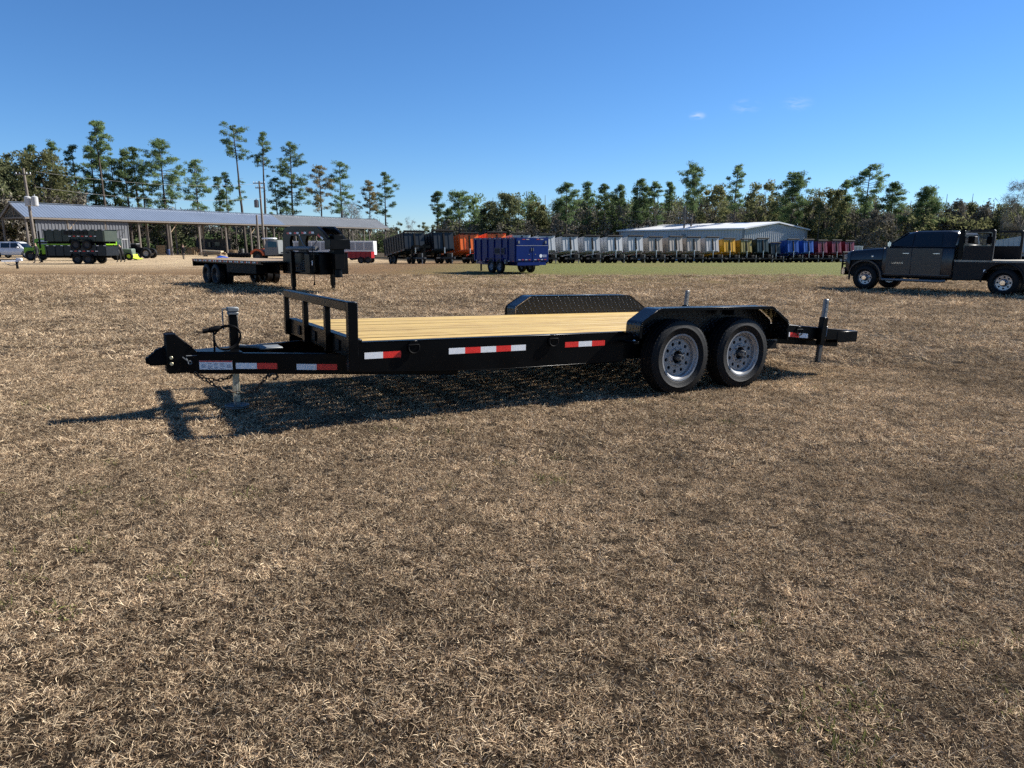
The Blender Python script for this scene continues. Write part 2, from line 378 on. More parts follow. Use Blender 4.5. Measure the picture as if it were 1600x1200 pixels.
# ------------------------------------------------------------------ dry grass (stuff): tangled patches of blades scattered over the near field
def blade_mat(name, cols):
    m = bpy.data.materials.new(name); m.use_nodes = True; nt = m.node_tree; nt.nodes.clear()
    out = nd(nt, 'ShaderNodeOutputMaterial'); d = nd(nt, 'ShaderNodeBsdfDiffuse'); t = nd(nt, 'ShaderNodeBsdfTranslucent'); mx = nd(nt, 'ShaderNodeMixShader'); mx.inputs[0].default_value = 0.22
    ge = nd(nt, 'ShaderNodeNewGeometry'); cr = nd(nt, 'ShaderNodeValToRGB'); e = cr.color_ramp.elements
    while len(e) < len(cols): e.new(0.5)
    for el, (q, c_) in zip(e, cols): el.position = q; el.color = (*c_, 1)
    oi = nd(nt, 'ShaderNodeObjectInfo')
    nt.links.new(ge.outputs['Random Per Island'], cr.inputs['Fac'])
    nz = nd(nt, 'ShaderNodeTexNoise'); setin(nz, Scale=0.42, Detail=7.0, Roughness=0.72); nt.links.new(ge.outputs['Position'], nz.inputs['Vector'])
    mr = nd(nt, 'ShaderNodeMapRange'); setin(mr, From_Min=0.34, From_Max=0.66); mr.inputs['To Min'].default_value = 0.64; mr.inputs['To Max'].default_value = 1.20
    nt.links.new(nz.outputs['Fac'], mr.inputs['Value'])
    m3 = nd(nt, 'ShaderNodeMapRange'); m3.inputs['To Min'].default_value = 0.62; m3.inputs['To Max'].default_value = 1.30; nt.links.new(oi.outputs['Random'], m3.inputs['Value'])
    mm = nd(nt, 'ShaderNodeMath', operation='MULTIPLY'); nt.links.new(mr.outputs[0], mm.inputs[0]); nt.links.new(m3.outputs[0], mm.inputs[1])
    hv = nd(nt, 'ShaderNodeHueSaturation'); nt.links.new(cr.outputs[0], hv.inputs['Color']); nt.links.new(mm.outputs[0], hv.inputs['Value'])
    nt.links.new(hv.outputs[0], d.inputs['Color']); nt.links.new(hv.outputs[0], t.inputs['Color'])
    nt.links.new(d.outputs[0], mx.inputs[1]); nt.links.new(t.outputs[0], mx.inputs[2]); nt.links.new(mx.outputs[0], out.inputs['Surface'])
    return m
STRAW = blade_mat('straw', [(0.0, (0.047, 0.029, 0.019)), (0.30, (0.205, 0.134, 0.082)), (0.62, (0.53, 0.382, 0.236)), (1.0, (0.88, 0.705, 0.475))])
GREENB = blade_mat('green_blade', [(0.0, (0.10, 0.105, 0.035)), (0.5, (0.15, 0.16, 0.05)), (1.0, (0.26, 0.23, 0.10))])
def grass_patch(seed, n, rad, lmin, lmax, w, lift, mats):
    rg = np.random.default_rng(seed)
    seg = 3
    r_ = rad * np.sqrt(rg.random(n)); a = rg.random(n) * 2 * np.pi
    base = np.stack([r_ * np.cos(a), r_ * np.sin(a), rg.random(n) * 0.012 - 0.006], -1)
    yaw = rg.random(n) * 2 * np.pi; el = np.abs(rg.normal(0, 0.42, n)) * lift; L = lmin + (lmax - lmin) * rg.random(n) ** 1.8
    curl = rg.normal(0, 1.25, n); droop = rg.normal(0.5, 0.55, n)
    W = w * (0.6 + 0.8 * rg.random(n)); roll = rg.normal(0, 0.9, n)
    V = np.zeros((n, (seg + 1) * 2, 3)); p = base.copy(); yw = yaw.copy(); e = el + 0.15
    for k in range(seg + 1):
        d = np.stack([np.cos(e) * np.cos(yw), np.cos(e) * np.sin(yw), np.sin(e)], -1)
        sd = np.stack([-np.sin(yw), np.cos(yw), np.zeros(n)], -1)
        nrm = np.cross(d, sd)
        sd = sd * np.cos(roll)[:, None] + nrm * np.sin(roll)[:, None]
        ww = W * (1.0, 0.95, 0.75, 0.12)[k] * 0.5
        V[:, 2 * k] = p - sd * ww[:, None]; V[:, 2 * k + 1] = p + sd * ww[:, None]
        p = p + d * (L / seg)[:, None]; yw = yw + curl / seg; e = e - droop / seg
    V[:, :, 2] = np.maximum(V[:, :, 2], -0.004 + 0.004 * rg.random((n, 1)))
    f1 = np.array([[2 * k, 2 * k + 1, 2 * k + 3, 2 * k + 2] for k in range(seg)])
    Fs = (np.arange(n)[:, None, None] * (seg + 1) * 2 + f1[None]).reshape(-1, 4)
    me = np_mesh('grass_patch', V.reshape(-1, 3), Fs, mats)
    return me
def scatter(name, pts, rots, scales, meshes, label, cat):
    """one object: points carry rotation and scale, geometry nodes put a patch on each"""
    coll = bpy.data.collections.new(name + '_patches')
    for i, me in enumerate(meshes):
        coll.objects.link(bpy.data.objects.new(f'{name}_patch', me))
    me = bpy.data.meshes.new(name); me.vertices.add(len(pts)); me.vertices.foreach_set('co', np.asarray(pts, np.float32).ravel())
    for an, arr in (('rz', rots), ('sc', scales)):
        at_ = me.attributes.new(an, 'FLOAT', 'POINT'); at_.data.foreach_set('value', np.asarray(arr, np.float32))
    at_ = me.attributes.new('pick', 'INT', 'POINT'); at_.data.foreach_set('value', np.random.default_rng(5).integers(0, len(meshes), len(pts)).astype(np.int32))
    o = link(name, me)
    ng = bpy.data.node_groups.new(name, 'GeometryNodeTree')
    ng.interface.new_socket('Geometry', in_out='INPUT', socket_type='NodeSocketGeometry'); ng.interface.new_socket('Geometry', in_out='OUTPUT', socket_type='NodeSocketGeometry')
    gi = ng.nodes.new('NodeGroupInput'); go = ng.nodes.new('NodeGroupOutput')
    ci = ng.nodes.new('GeometryNodeCollectionInfo'); ci.inputs['Collection'].default_value = coll; ci.inputs['Separate Children'].default_value = True; ci.inputs['Reset Children'].default_value = True
    ip = ng.nodes.new('GeometryNodeInstanceOnPoints'); ip.inputs['Pick Instance'].default_value = True
    def attr(n_, t):
        a = ng.nodes.new('GeometryNodeInputNamedAttribute'); a.data_type = t; a.inputs['Name'].default_value = n_; return a.outputs[0]
    cx = ng.nodes.new('ShaderNodeCombineXYZ'); ng.links.new(attr('rz', 'FLOAT'), cx.inputs['Z'])
    ng.links.new(gi.outputs[0], ip.inputs['Points']); ng.links.new(ci.outputs[0], ip.inputs['Instance'])
    ng.links.new(attr('pick', 'INT'), ip.inputs['Instance Index']); ng.links.new(cx.outputs[0], ip.inputs['Rotation']); ng.links.new(attr('sc', 'FLOAT'), ip.inputs['Scale'])
    ng.links.new(ip.outputs[0], go.inputs[0])
    md = o.modifiers.new('scatter', 'NODES'); md.node_group = ng
    return tag(o, label, cat, kind='stuff')
rg = np.random.default_rng(11)
P_, Rz, Sc = [], [], []
for y0, y1, dens, s0 in ((1.1, 4.5, 300, 0.62), (4.5, 9.0, 125, 0.93), (9.0, 18.0, 24, 1.75), (18.0, 36.0, 8, 2.9)):
    wmax = 0.80 * y1 + 0.6; st = dens ** -.5                     # jittered grid: an even mat without bald spots
    gx, gy = np.meshgrid(np.arange(-wmax, wmax, st), np.arange(y0, y1, st)); n = gx.size
    x = gx.ravel() + (rg.random(n) - .5) * st * 1.1; y = gy.ravel() + (rg.random(n) - .5) * st * 1.1
    k = np.abs(x) < 0.80 * y + 0.6
    if y0 > 16: k &= ~((y > 24) & (x > -4) & (rg.random(n) < 0.5))
    x, y = x[k], y[k]
    P_.append(np.stack([x, y, G(x, y) + 0.016 * s0 * rg.random(len(x)) ** 1.5], -1)); Rz.append(rg.random(len(x)) * 6.283); Sc.append(s0 * (0.62 + 0.65 * rg.random(len(x)) ** 1.3))
P_ = np.concatenate(P_); Rz = np.concatenate(Rz); Sc = np.concatenate(Sc)
patches = [grass_patch(i, 165, 0.080 + .02 * (i % 3), 0.014, 0.064, 0.0022, 0.8 + .3 * (i % 2), [STRAW]) for i in range(9)]
scatter('dry_grass', P_, Rz, Sc, patches, 'dry brown mown grass covering the field', 'grass')
# small green sprigs among the straw
n = 760; y = 1.6 + 20 * rg.random(n) ** 1.3; x = (rg.random(n) * 2 - 1) * (0.76 * y + 0.3)
kk = np.sin(x * 1.7 + 2.1) * np.cos(y * 1.3 + x * 0.6) > 0.25; x, y = x[kk], y[kk]
scatter('green_weeds', np.stack([x, y, G(x, y)], -1), rg.random(len(x)) * 6.283, 0.5 + 0.8 * rg.random(len(x)), [grass_patch(50 + i, 36, 0.09, 0.02, 0.06, 0.004, 1.9, [GREENB]) for i in range(3)], 'small green weeds sprouting through the dry grass', 'weeds')

# ------------------------------------------------------------------ wheels
def circle_holes(mb, r0, r1, n, hr, hc, y, mi, thick=0.006):
    """flat ring r0..r1 at height y pierced by n round holes (radius hr, centred on radius hc)"""
    for k in range(n):
        a0 = 2 * math.pi * (k - .5) / n; a1 = 2 * math.pi * (k + .5) / n; am = (a0 + a1) / 2
        bd = []
        for t in (0, .25, .5, .75): bd.append((r0, a0 + (a1 - a0) * t))
        for t in (0, .25, .5, .75): bd.append((r0 + (r1 - r0) * t, a1))
        for t in (0, .25, .5, .75): bd.append((r1, a1 + (a0 - a1) * t))
        for t in (0, .25, .5, .75): bd.append((r1 + (r0 - r1) * t, a0))
        B = [(r * math.cos(a), r * math.sin(a)) for r, a in bd]; cx, cz = hc * math.cos(am), hc * math.sin(am)
        H_ = []
        for bx, bz in B:
            q = math.atan2(bz - cz, bx - cx); H_.append((cx + hr * math.cos(q), cz + hr * math.sin(q)))
        m = len(B)
        vs = [(a, y, b) for a, b in B] + [(a, y, b) for a, b in H_] + [(a, y - thick * 3, b) for a, b in H_]
        fs = [(i, (i + 1) % m, m + (i + 1) % m, m + i) for i in range(m)] + [(m + i, m + (i + 1) % m, 2 * m + (i + 1) % m, 2 * m + i) for i in range(m)]
        mb.add(vs, fs, mi)
def tyre_mesh(Rt, rim, w, name='tyre', seg=56, lugs=True):
    """tyre turned about Y, outer sidewall at y=+w/2"""
    h = w / 2; gd = 0.008
    half = [(rim - .004, h * .62), (rim + .008, h * .80), (rim + (Rt - rim) * .22, h * .94), (rim + (Rt - rim) * .46, h * .985), (rim + (Rt - rim) * .48, h * 1.01), (rim + (Rt - rim) * .52, h * 1.01), (rim + (Rt - rim) * .54, h * .99), (rim + (Rt - rim) * .74, h * .97), (rim + (Rt - rim) * .90, h * .90), (Rt - .004, h * .80)]
    tread = []
    for c_ in (.52, 0, -.52):
        tread += [(Rt, h * (c_ + .10)), (Rt - gd, h * (c_ + .07)), (Rt - gd, h * (c_ - .07)), (Rt, h * (c_ - .10))]
    prof = half + tread + [(r, -y) for r, y in reversed(half)]
    mb = MB(); mb.lathe(prof, seg)
    if lugs:                                   # shoulder blocks
        for k in range(seg):
            a = 2 * math.pi * k / seg
            M = Matrix.Rotation(-a, 4, 'Y')
            for sg in (1, -1): mb.box(Rt - .012, Rt - .0005, sg * h * .74 - .014, sg * h * .74 + .014, -.011, .011, 0, M)
    return mb.mesh(name, RUBBER, smooth=35)
def make_wheel(parent, loc, Rt, rim, w, side=1, n_holes=10, lugs=8, rimm=None, hubm=None):
    """wheel (rim disc) > tyre, hub_cap, lug_nut"""
    rimm = rimm or SILVER
    h = w / 2; mb = MB()
    lip = rim + .012
    mb.lathe([(lip, h * .80), (lip + .003, h * .88), (rim - .002, h * .86), (rim - .010, h * .66), (rim - .024, h * .58), (rim - .030, h * .30), (rim * .82, h * .28), (rim * .80, h * .36)], 48, 0, closed=False)
    circle_holes(mb, rim * .47, rim * .80, n_holes, rim * .086, rim * .645, h * .36, 0)
    mb.lathe([(rim * .47, h * .36), (rim * .44, h * .46), (rim * .31, h * .47), (rim * .305, h * .1)], 48, 0, closed=False)
    o = mb.build('wheel', rimm, parent, smooth=35)
    o.location = loc; o.rotation_euler = (0, rnd.uniform(0, 6.28), 0 if side > 0 else math.pi)
    link('tyre', tyre_mesh(Rt, rim, w), o)
    d = MB(); d.lathe([(rim * .90, -h * .3), (rim * .90, -h * .2), (0.001, -h * .2)], 24, 0, closed=False); d.build('brake_drum', DARKIN, o)
    hb = MB(); hb.lathe([(rim * .15, -h * .2), (rim * .15, h * .80), (rim * .13, h * .95), (rim * .13, h * 1.12), (rim * .12, h * 1.16), (rim * .075, h * 1.16), (rim * .075, h * 1.06), (.001, h * 1.06)], 24, 0, closed=False)
    hb.build('hub_cap', hubm or STEEL, o)
    lm = MB().tube([(0, h * .46, 0), (0, h * .66, 0)], rim * .036, 6).mesh('lug_nut', hubm or STEEL)
    for k in range(lugs):
        a = 2 * math.pi * k / lugs; link('lug_nut', lm, o, (rim * .375 * math.cos(a), 0, rim * .375 * math.sin(a)))
    return o
def small_wheel_mesh(Rt, rim, w, name, rimmat, seg=24):
    """far-off wheel: tyre and rim as one mesh with two materials, both faces closed"""
    h = w / 2; mb = MB()
    mb.lathe([(rim, h * .7), (rim + .3 * (Rt - rim), h), (Rt - .04, h * .95), (Rt, h * .7), (Rt, -h * .7), (Rt - .04, -h * .95), (rim + .3 * (Rt - rim), -h), (rim, -h * .7)], seg, 0, closed=False)
    for sg in (1, -1):
        mb.lathe([(rim, sg * h * .7), (rim - .02, sg * h * .3), (rim * .5, sg * h * .25), (rim * .35, sg * h * .5), (.001, sg * h * .5)], seg, 1, closed=False)
    return mb.mesh(name, [RUBBER, rimmat], smooth=40)

def ring_pts(c_, r, n, ax='y', a0=0, a1=2 * math.pi):
    out = []
    for k in range(n + 1):
        t = a0 + (a1 - a0) * k / n
        out.append({'y': (c_[0] + r * math.cos(t), c_[1], c_[2] + r * math.sin(t)), 'x': (c_[0], c_[1] + r * math.cos(t), c_[2] + r * math.sin(t)), 'z': (c_[0] + r * math.cos(t), c_[1] + r * math.sin(t), c_[2])}[ax])
    return out

# ------------------------------------------------------------------ the equipment trailer
def trailer():
    t = thing('equipment_trailer', 'black tandem axle flatbed trailer with pine plank deck in the foreground', 'trailer')
    c, s = math.cos(TR_YAW), math.sin(TR_YAW)
    fx = Vector((-c, -s, -TR_P)).normalized(); fy = Vector((s, -c, -TR_R)); fy = (fy - fx * fy.dot(fx)).normalized(); fz = fx.cross(fy)
    t.rotation_euler = Matrix((fx, fy, fz)).transposed().to_euler()
    t.location = (TR_X, TR_Y, 0)
    W, DZ, LF = 1.097, 0.637, 3.70
    bv = 0.004
    def rail(sg):
        mb = MB()
        # C-channel with flanges: web, top and bottom flange
        mb.prism([(1.02, .347), (2.42, .347), (LF, .402), (LF, DZ - .002), (1.02, DZ - .002)], 'y', sg * (W - .012), sg * W)
        mb.box(1.02, LF, sg * (W - .062), sg * (W + .001), DZ - .012, DZ); mb.prism([(1.02, .345), (2.42, .345), (LF, .400), (LF, .411), (2.42, .356), (1.02, .356)], 'y', sg * (W - .075), sg * (W + .001))
        mb.box(-1.05, 1.05, sg * (W - .13), sg * (W - .05), .36, DZ - .014)
        return mb.build('side_rail', BLACK, t, bevel=bv)
    for sg in (1, -1):
        r_ = rail(sg)
        # sloping dovetail rail
        d = MB(); d.prism([(-1.04, .500), (-1.04, DZ + .018), (-1.16, DZ + .018), (-2.44, .539), (-2.44, .42)], 'y', sg * (W - .07), sg * W); d.build('dovetail_rail', BLACK, t, bevel=bv)
        d = MB(); d.box(-2.58, -2.20, sg * (W - .16), sg * (W + .004), .400, .532); tb = d.build('tail_light_box', BLACK, t, bevel=.006)
        l = MB(); l.tube([(-2.579, sg * (W - .08), .47), (-2.590, sg * (W - .08), .47)], .045, 16); l.build('tail_light', RED_TAPE, tb)
        l = MB(); l.tube([(-2.579, sg * (W - .02), .455), (-2.588, sg * (W - .02), .455)], .016, 10); l.build('bolt', WHITEP, tb)
    # cross members under the deck
    for i, x in enumerate(np.arange(-.9, 3.6, .45)):
        MB().box(x - .022, x + .022, -W + .08, W - .08, .50, .594).build('cross_member', BLACKM, t)
    MB().box(3.625, LF, -W + .002, W - .002, .50, DZ + .022).build('front_channel', BLACK, t, bevel=bv)
    MB().box(-2.46, -2.38, -W + .16, W - .16, .40, .535).build('rear_bumper', BLACK, t, bevel=bv)
    # deck planks, each with its own gap and height
    n = 11; pw = (2 * W - .13) / n; r2 = random.Random(3)
    for i in range(n):
        y0 = -W + .065 + i * pw; gp = .0055 + .002 * r2.random()
        zt = DZ + .003 + r2.uniform(-.002, .003)
        MB().box(-1.075, 3.622, y0 + gp, y0 + pw - gp, zt - .022, zt).build('plank', PINE, t, bevel=.003)
        M = Matrix.Translation((-1.08, 0, DZ + .016)) @ Matrix.Rotation(-math.atan2(.118, 1.30), 4, 'Y')
        MB().box(-1.33, -.005, y0 + gp, y0 + pw - gp, -.022, .002, 0, M).build('plank', PINE, t, bevel=.003)
    # headboard
    hb = MB(); hb.box(LF - .022, LF + .044, -W - .002, W - .031, .877, .950); top = hb.build('headboard_bar', BLACK, t, bevel=.006)
    for y in (-1.060, -.285, .455, 1.105):
        last = y > 1
        MB().box(LF - (.03 if last else -.001), LF + .046, y - .036, y + .036, .41 if last else .495, .953 if last else .8765).build('headboard_post', BLACK, t, bevel=.005)
    for y in (-.62, -.05, .70):
        MB().box(LF + .001, LF + .013, y - .05, y + .05, .53, .62).build('stake_bracket', BLACKM, t, bevel=.004)
    # tongue: two converging channels
    for sg in (1, -1):
        p0 = Vector((2.75, sg * 1.00, .395)); p1 = Vector((4.78, sg * .075, .395))
        dr = (p1 - p0).normalized(); nrm = Vector((-dr.y, dr.x, 0)) * (1 if sg > 0 else -1)
        if nrm.y * sg < 0: nrm = -nrm
        tm = MB()
        def seg_box(off0, off1, z0, z1):
            a = p0 + nrm * off0; b = p1 + nrm * off0; a2 = p0 + nrm * off1; b2 = p1 + nrm * off1
            vs = [(q.x, q.y, z) for z in (z0, z1) for q in (a, b, b2, a2)]
            tm.add(vs, [(0, 3, 2, 1), (4, 5, 6, 7), (0, 1, 5, 4), (1, 2, 6, 5), (2, 3, 7, 6), (3, 0, 4, 7)])
        seg_box(-.010, 0, .310, .482); seg_box(-.055, -.002, .472, .484); seg_box(-.055, -.002, .308, .320)
        tr_ = tm.build('tongue_rail', BLACK, t, bevel=.003)
        if sg > 0:
            def on(x): f_ = (x - p0.x) / (p1.x - p0.x); return p0 + (p1 - p0) * f_
            def decal(x0, x1, z0, z1, m, name, off=.0015, par=tr_):
                a, b = on(x0) + nrm * off, on(x1) + nrm * off; a2, b2 = on(x0) + nrm * .0003, on(x1) + nrm * .0003
                d = MB(); vs = [(q.x, q.y, z) for z in (z0, z1) for q in (a, b, b2, a2)]
                d.add(vs, [(0, 3, 2, 1), (4, 5, 6, 7), (0, 1, 5, 4), (1, 2, 6, 5), (2, 3, 7, 6), (3, 0, 4, 7)]); return d.build(name, m, par)
            decal(4.437, 4.282, .352, .402, WHITE_TAPE, 'reflective_tape'); decal(4.2815, 4.130, .352, .402, RED_TAPE, 'reflective_tape')
            decal(3.985, 3.835, .346, .396, WHITE_TAPE, 'reflective_tape'); decal(3.8345, 3.680, .346, .396, RED_TAPE, 'reflective_tape')
            lab = decal(4.705, 4.462, .345, .420, LABELM, 'warning_label'); decal(4.704, 4.463, .408, .4196, LABELRED, 'label_stripe', .0022, tr_)
            for k in range(5):
                x0 = 4.690 - k * .046
                for j in range(5):
                    decal(x0, x0 - .038 + .012 * r2.random(), .352 + j * .010, .3565 + j * .010, LABELINK, 'label_print', .0020, tr_) if (k + j) % 4 else None
    # coupler channel: two side plates with a slanted rear edge and bolted coupler
    for sg in (1, -1):
        MB().prism([(4.69, .322), (4.935, .318), (4.945, .345), (4.945, .630), (4.93, .645), (4.875, .645), (4.715, .492), (4.69, .492)], 'y', sg * .084, sg * .096).build('coupler_plate', BLACK, t, bevel=.003)
        for z in (.452, .401):
            MB().tube([(4.913, sg * .094, z), (4.913, sg * .108, z)], .014, 12).build('bolt', BRASS, t, bevel=.002)
    MB().box(4.86, 4.95, -.083, .083, .325, .640).build('adjuster_channel', BLACKM, t, bevel=.006)
    cp = MB()
    cp.prism([(4.90, .385), (5.02, .385), (5.085, .388), (5.095, .405), (5.098, .440), (5.085, .464), (5.045, .474), (5.030, .500), (5.005, .526), (4.95, .528), (4.90, .500)], 'y', -.052, .052)
    cp.build('coupler', BLACKM, t, bevel=.014, seg=2)
    MB().bar((4.97, .03, .53), (4.90, .03, .595), .018, .01).build('coupler_latch', BLACKM, t, bevel=.002)
    # cross plate between tongue rails behind the coupler
    MB().prism([(4.38, -.235), (4.72, -.08), (4.72, .08), (4.38, .235)], 'z', .484, .492).build('jack_plate', BLACK, t)
    # jack
    jk = MB(); jk.box(4.372, 4.444, -.036, .036, .300, .785); J = jk.build('jack', BLACK, t, bevel=.006)
    cap = MB(); cap.box(4.366, 4.450, -.042, .042, .787, .812); cap.box(4.364, 4.455, -.044, .044, .814, .852); cap.build('jack_cap', GALV, J, bevel=.006)
    hd = MB(); hd.tube([(4.46, .0, .838), (4.485, .0, .838), (4.490, 0, .830), (4.490, .0, .675), (4.487, .01, .665)], .006, 8); hd.build('crank_handle', GALV, J)
    il = MB(); il.box(4.381, 4.435, -.027, .027, .030, .2995); inn = il.build('jack_inner_tube', mat('zinc_tube', (0.50, 0.47, 0.36), 0.4, metal=0.6, vary=.2, vscale=20), J, bevel=.003)
    ft = MB(); ft.prism([(4.408 + .10 * math.cos(a), .10 * math.sin(a)) for a in np.linspace(0, 2 * math.pi, 20, endpoint=False)], 'z', -.022, -.014)
    ft.lathe([(.055, -.014), (.098, -.012), (.103, .002), (.099, .002), (.09, -.010), (.055, -.012)], 24, 0, Matrix.Translation((4.408, 0, 0)) @ Matrix(((1, 0, 0, 0), (0, 0, -1, 0), (0, 1, 0, 0), (0, 0, 0, 1))), closed=False)
    ft.box(4.385, 4.431, -.023, .023, -.014, .032); ft.build('jack_foot', GALV, J, bevel=.002)
    pn = MB(); pn.tube([(4.408, .03, .20), (4.412, .075, .14), (4.43, .08, .06), (4.428, .06, .0)], .004, 6); pn.build('jack_pin', GALV, J)
    # breakaway cable loop and trailer plug on a stalk
    st = MB(); st.tube([(4.58, .10, .485), (4.58, .10, .655), (4.575, .10, .665)], .008, 8); st.build('cable_stalk', BLACK, t)
    lp = MB()
    pts = []
    for k in range(33):
        a = math.pi * .86 - 2 * math.pi * .97 * k / 32
        pts.append((4.475 - .105 * math.cos(a) * (1 if 1 else 1), .11 + .02 * math.sin(a * 2), .600 + .098 * math.sin(a) + .012 * math.cos(a)))
    lp.tube(pts, .0085, 8)
    lp.tube([(p[0] + .006, p[1] + .02, p[2] + .012) for p in pts[2:26]], .006, 8)
    lp.build('wiring_cable', BLACKM, t)
    pl = MB(); pl.tube([(4.665, .10, .662), (4.61, .10, .668), (4.605, .10, .668), (4.55, .11, .685), (4.52, .11, .695)], [.019, .019, .024, .024, .012], 12); pl.build('trailer_plug', BLACKM, t)
    MB().box(4.02, 4.21, -.10, .10, .486, .505).build('battery_box_lid', GALV, t, bevel=.006)
    MB().bar((4.35, -.15, .50), (4.18, .02, .50), .05, .02).build('tongue_brace', GALV, t, bevel=.004)
    # safety chains
    def chain(name, path, r=.019, wire=.0052):
        P2 = [Vector(p) for p in path]; pts_ = []
        for i in range(len(P2) - 1):
            nn = max(1, int((P2[i + 1] - P2[i]).length / .030))
            for k in range(nn): pts_.append(P2[i].lerp(P2[i + 1], k / nn))
        pts_.append(P2[-1]); mb = MB()
        for i in range(len(pts_) - 1):
            a, b = pts_[i], pts_[i + 1]; d = (b - a).normalized(); m_ = (a + b) / 2
            up = Vector((0, 0, 1)) if abs(d.z) < .9 else Vector((1, 0, 0)); sd = d.cross(up).normalized(); u2 = sd.cross(d)
            q = sd if i % 2 else u2; hl = .023
            lk = [m_ + d * (hl * math.cos(w_)) + q * (.0125 * math.sin(w_)) for w_ in np.linspace(0, 2 * math.pi, 11)]
            mb.tube(lk, wire, 5, caps=False)
        return mb.build(name, RUST, t)
    sag = [(4.742 - .36 * k / 10, .112 - .01 * k, .318 - .27 * math.sin(math.pi * min(1, k / 10 * .62)) ) for k in range(11)]
    c1 = [(4.745, .105, .325), (4.72, .11, .29), (4.66, .12, .25), (4.58, .14, .19), (4.51, .16, .155), (4.44, .17, .14), (4.36, .20, .135), (4.28, .24, .17), (4.235, .31, .25), (4.20, .335, .305)]
    chain('safety_chain', c1)
    c2 = [(4.745, -.05, .325), (4.70, -.04, .27), (4.62, -.02, .235), (4.55, .0, .225), (4.48, .02, .24), (4.42, -.02, .27), (4.36, -.10, .31)]
    chain('safety_chain', c2)
    hk = MB(); hk.tube([(4.20, .34, .285), (4.17, .35, .31), (4.14, .355, .31), (4.125, .355, .285), (4.145, .352, .262), (4.165, .35, .268)], .011, 8); hk.build('chain_hook', RUST, t)
    sf = MB(); sf.tube([(4.70, .099, .462), (4.80, .099, .462), (4.80, .099, .44), (4.783, .099, .40)], .004, 6); sf.tube(ring_pts((4.685, .10, .452), .02, 14), .006, 6, caps=False)
    sf.bar((4.83, .10, .455), (4.79, .10, .42), .02, .008); sf.tube(ring_pts((4.775, .10, .405), .014, 10), .005, 6, caps=False)
    sf.build('breakaway_switch', GALV, t)
    # fenders with tread plate
    for sg in (1, -1):
        prof = [(-1.07, .50), (-1.07, .70), (-.80, .866), (.764, .866), (.985, .735), (.990, .600)]
        inner = [(-1.05, .59), (-1.05, .692), (-.793, .853), (.757, .853), (.972, .728), (.978, .60)]
        def soft(pl, d_=.028):
            out = [pl[0]]
            for a_, b_, c_ in zip(pl, pl[1:], pl[2:]):
                A_, B_, C_ = Vector(a_), Vector(b_), Vector(c_); p_ = B_ + (A_ - B_).normalized() * min(d_, (A_ - B_).length * .4); q_ = B_ + (C_ - B_).normalized() * min(d_, (C_ - B_).length * .4)
                for k_ in range(4): f_ = k_ / 3; out.append(tuple(p_ * (1 - f_) ** 2 + B_ * 2 * f_ * (1 - f_) + q_ * f_ ** 2))
            return out + [pl[-1]]
        prof = soft(prof); inner = soft(inner)
        y0, y1 = sg * 1.0755, sg * 1.300
        mb = MB(); nP = len(prof); th = .006
        for i in range(nP - 1):
            (xa, za), (xb, zb) = prof[i], prof[i + 1]; dx_, dz_ = xb - xa, zb - za; L_ = math.hypot(dx_, dz_); nx_, nz_ = dz_ / L_ * th, -dx_ / L_ * th
            vs = [(xa, y0, za), (xb, y0, zb), (xb + nx_, y0, zb + nz_), (xa + nx_, y0, za + nz_), (xa, y1, za), (xb, y1, zb), (xb + nx_, y1, zb + nz_), (xa + nx_, y1, za + nz_)]
            mb.add(vs, [(0, 1, 2, 3), (7, 6, 5, 4), (0, 4, 5, 1), (1, 5, 6, 2), (2, 6, 7, 3), (3, 7, 4, 0)])
        fd = mb.build('fender', PLATE, t, smooth=24)
        MB().prism(inner, 'y', sg * 1.070, sg * 1.075).build('fender_inner_plate', PLATE, fd)
        lp_ = MB()
        for i in range(nP - 1):
            (xa, za), (xb, zb) = prof[i], prof[i + 1]
            lp_.bar((xa, sg * 1.299, za - .012), (xb, sg * 1.299, zb - .012), .008, .030)
        lp_.build('fender_lip', BLACK, fd, bevel=.002)
        MB().tube([(.985, sg * 1.21, .555), (.999, sg * 1.21, .555)], .012, 10).build('marker_light', WHITEP, fd)
        MB().box(-.25, -.242, sg * 1.12, sg * 1.28, .78, .85).build('fender_brace', BLACKM, fd)
        MB().box(1.00, 1.06, sg * .98, sg * 1.295, .535, .560).build('fender_step', BLACK, t, bevel=.003)
        MB().box(-1.16, -1.08, sg * (W + .002), sg * (W + .05), .505, .560).build('fender_bracket', GALV, t, bevel=.003)
    # wheels, axles, springs
    for x in (.437, -.437):
        for sg in (1, -1):
            make_wheel(t, (x, sg * 1.178, .374), .374, .222, .200, sg)
        MB().tube([(x, -1.06, .374), (x, 1.06, .374)], .04, 12).build('axle', BLACKM, t)
    for sg in (1, -1):
        for x in (.437, -.437):
            sp = MB()
            for k in range(4): sp.tube([(x - .36 + k * .06, sg * .92, .42 - k * .012), (x, sg * .92, .36 - k * .012), (x + .36 - k * .06, sg * .92, .42 - k * .012)], .012, 4)
            sp.build('leaf_spring', BLACKM, t)
        MB().box(-.05, .05, sg * .88, sg * .96, .38, .52).build('spring_hanger', BLACKM, t)
    # reflective tape on the near and far rails
    def tape(x0, x1, z0, z1, cols, sg=1, slope=0.0):
        k = len(cols); zz = lambda x: slope * (x - x0)
        for i, cc in enumerate(cols):
            a = x0 + (x1 - x0) * i / k; b = x0 + (x1 - x0) * (i + 1) / k
            d = MB(); d.prism([(a, z0 + zz(a)), (b, z0 + zz(b)), (b, z1 + zz(b)), (a, z1 + zz(a))], 'y', sg * (W + .0004), sg * (W + .0016)); d.build('reflective_tape', WHITE_TAPE if cc == 'w' else RED_TAPE, t)
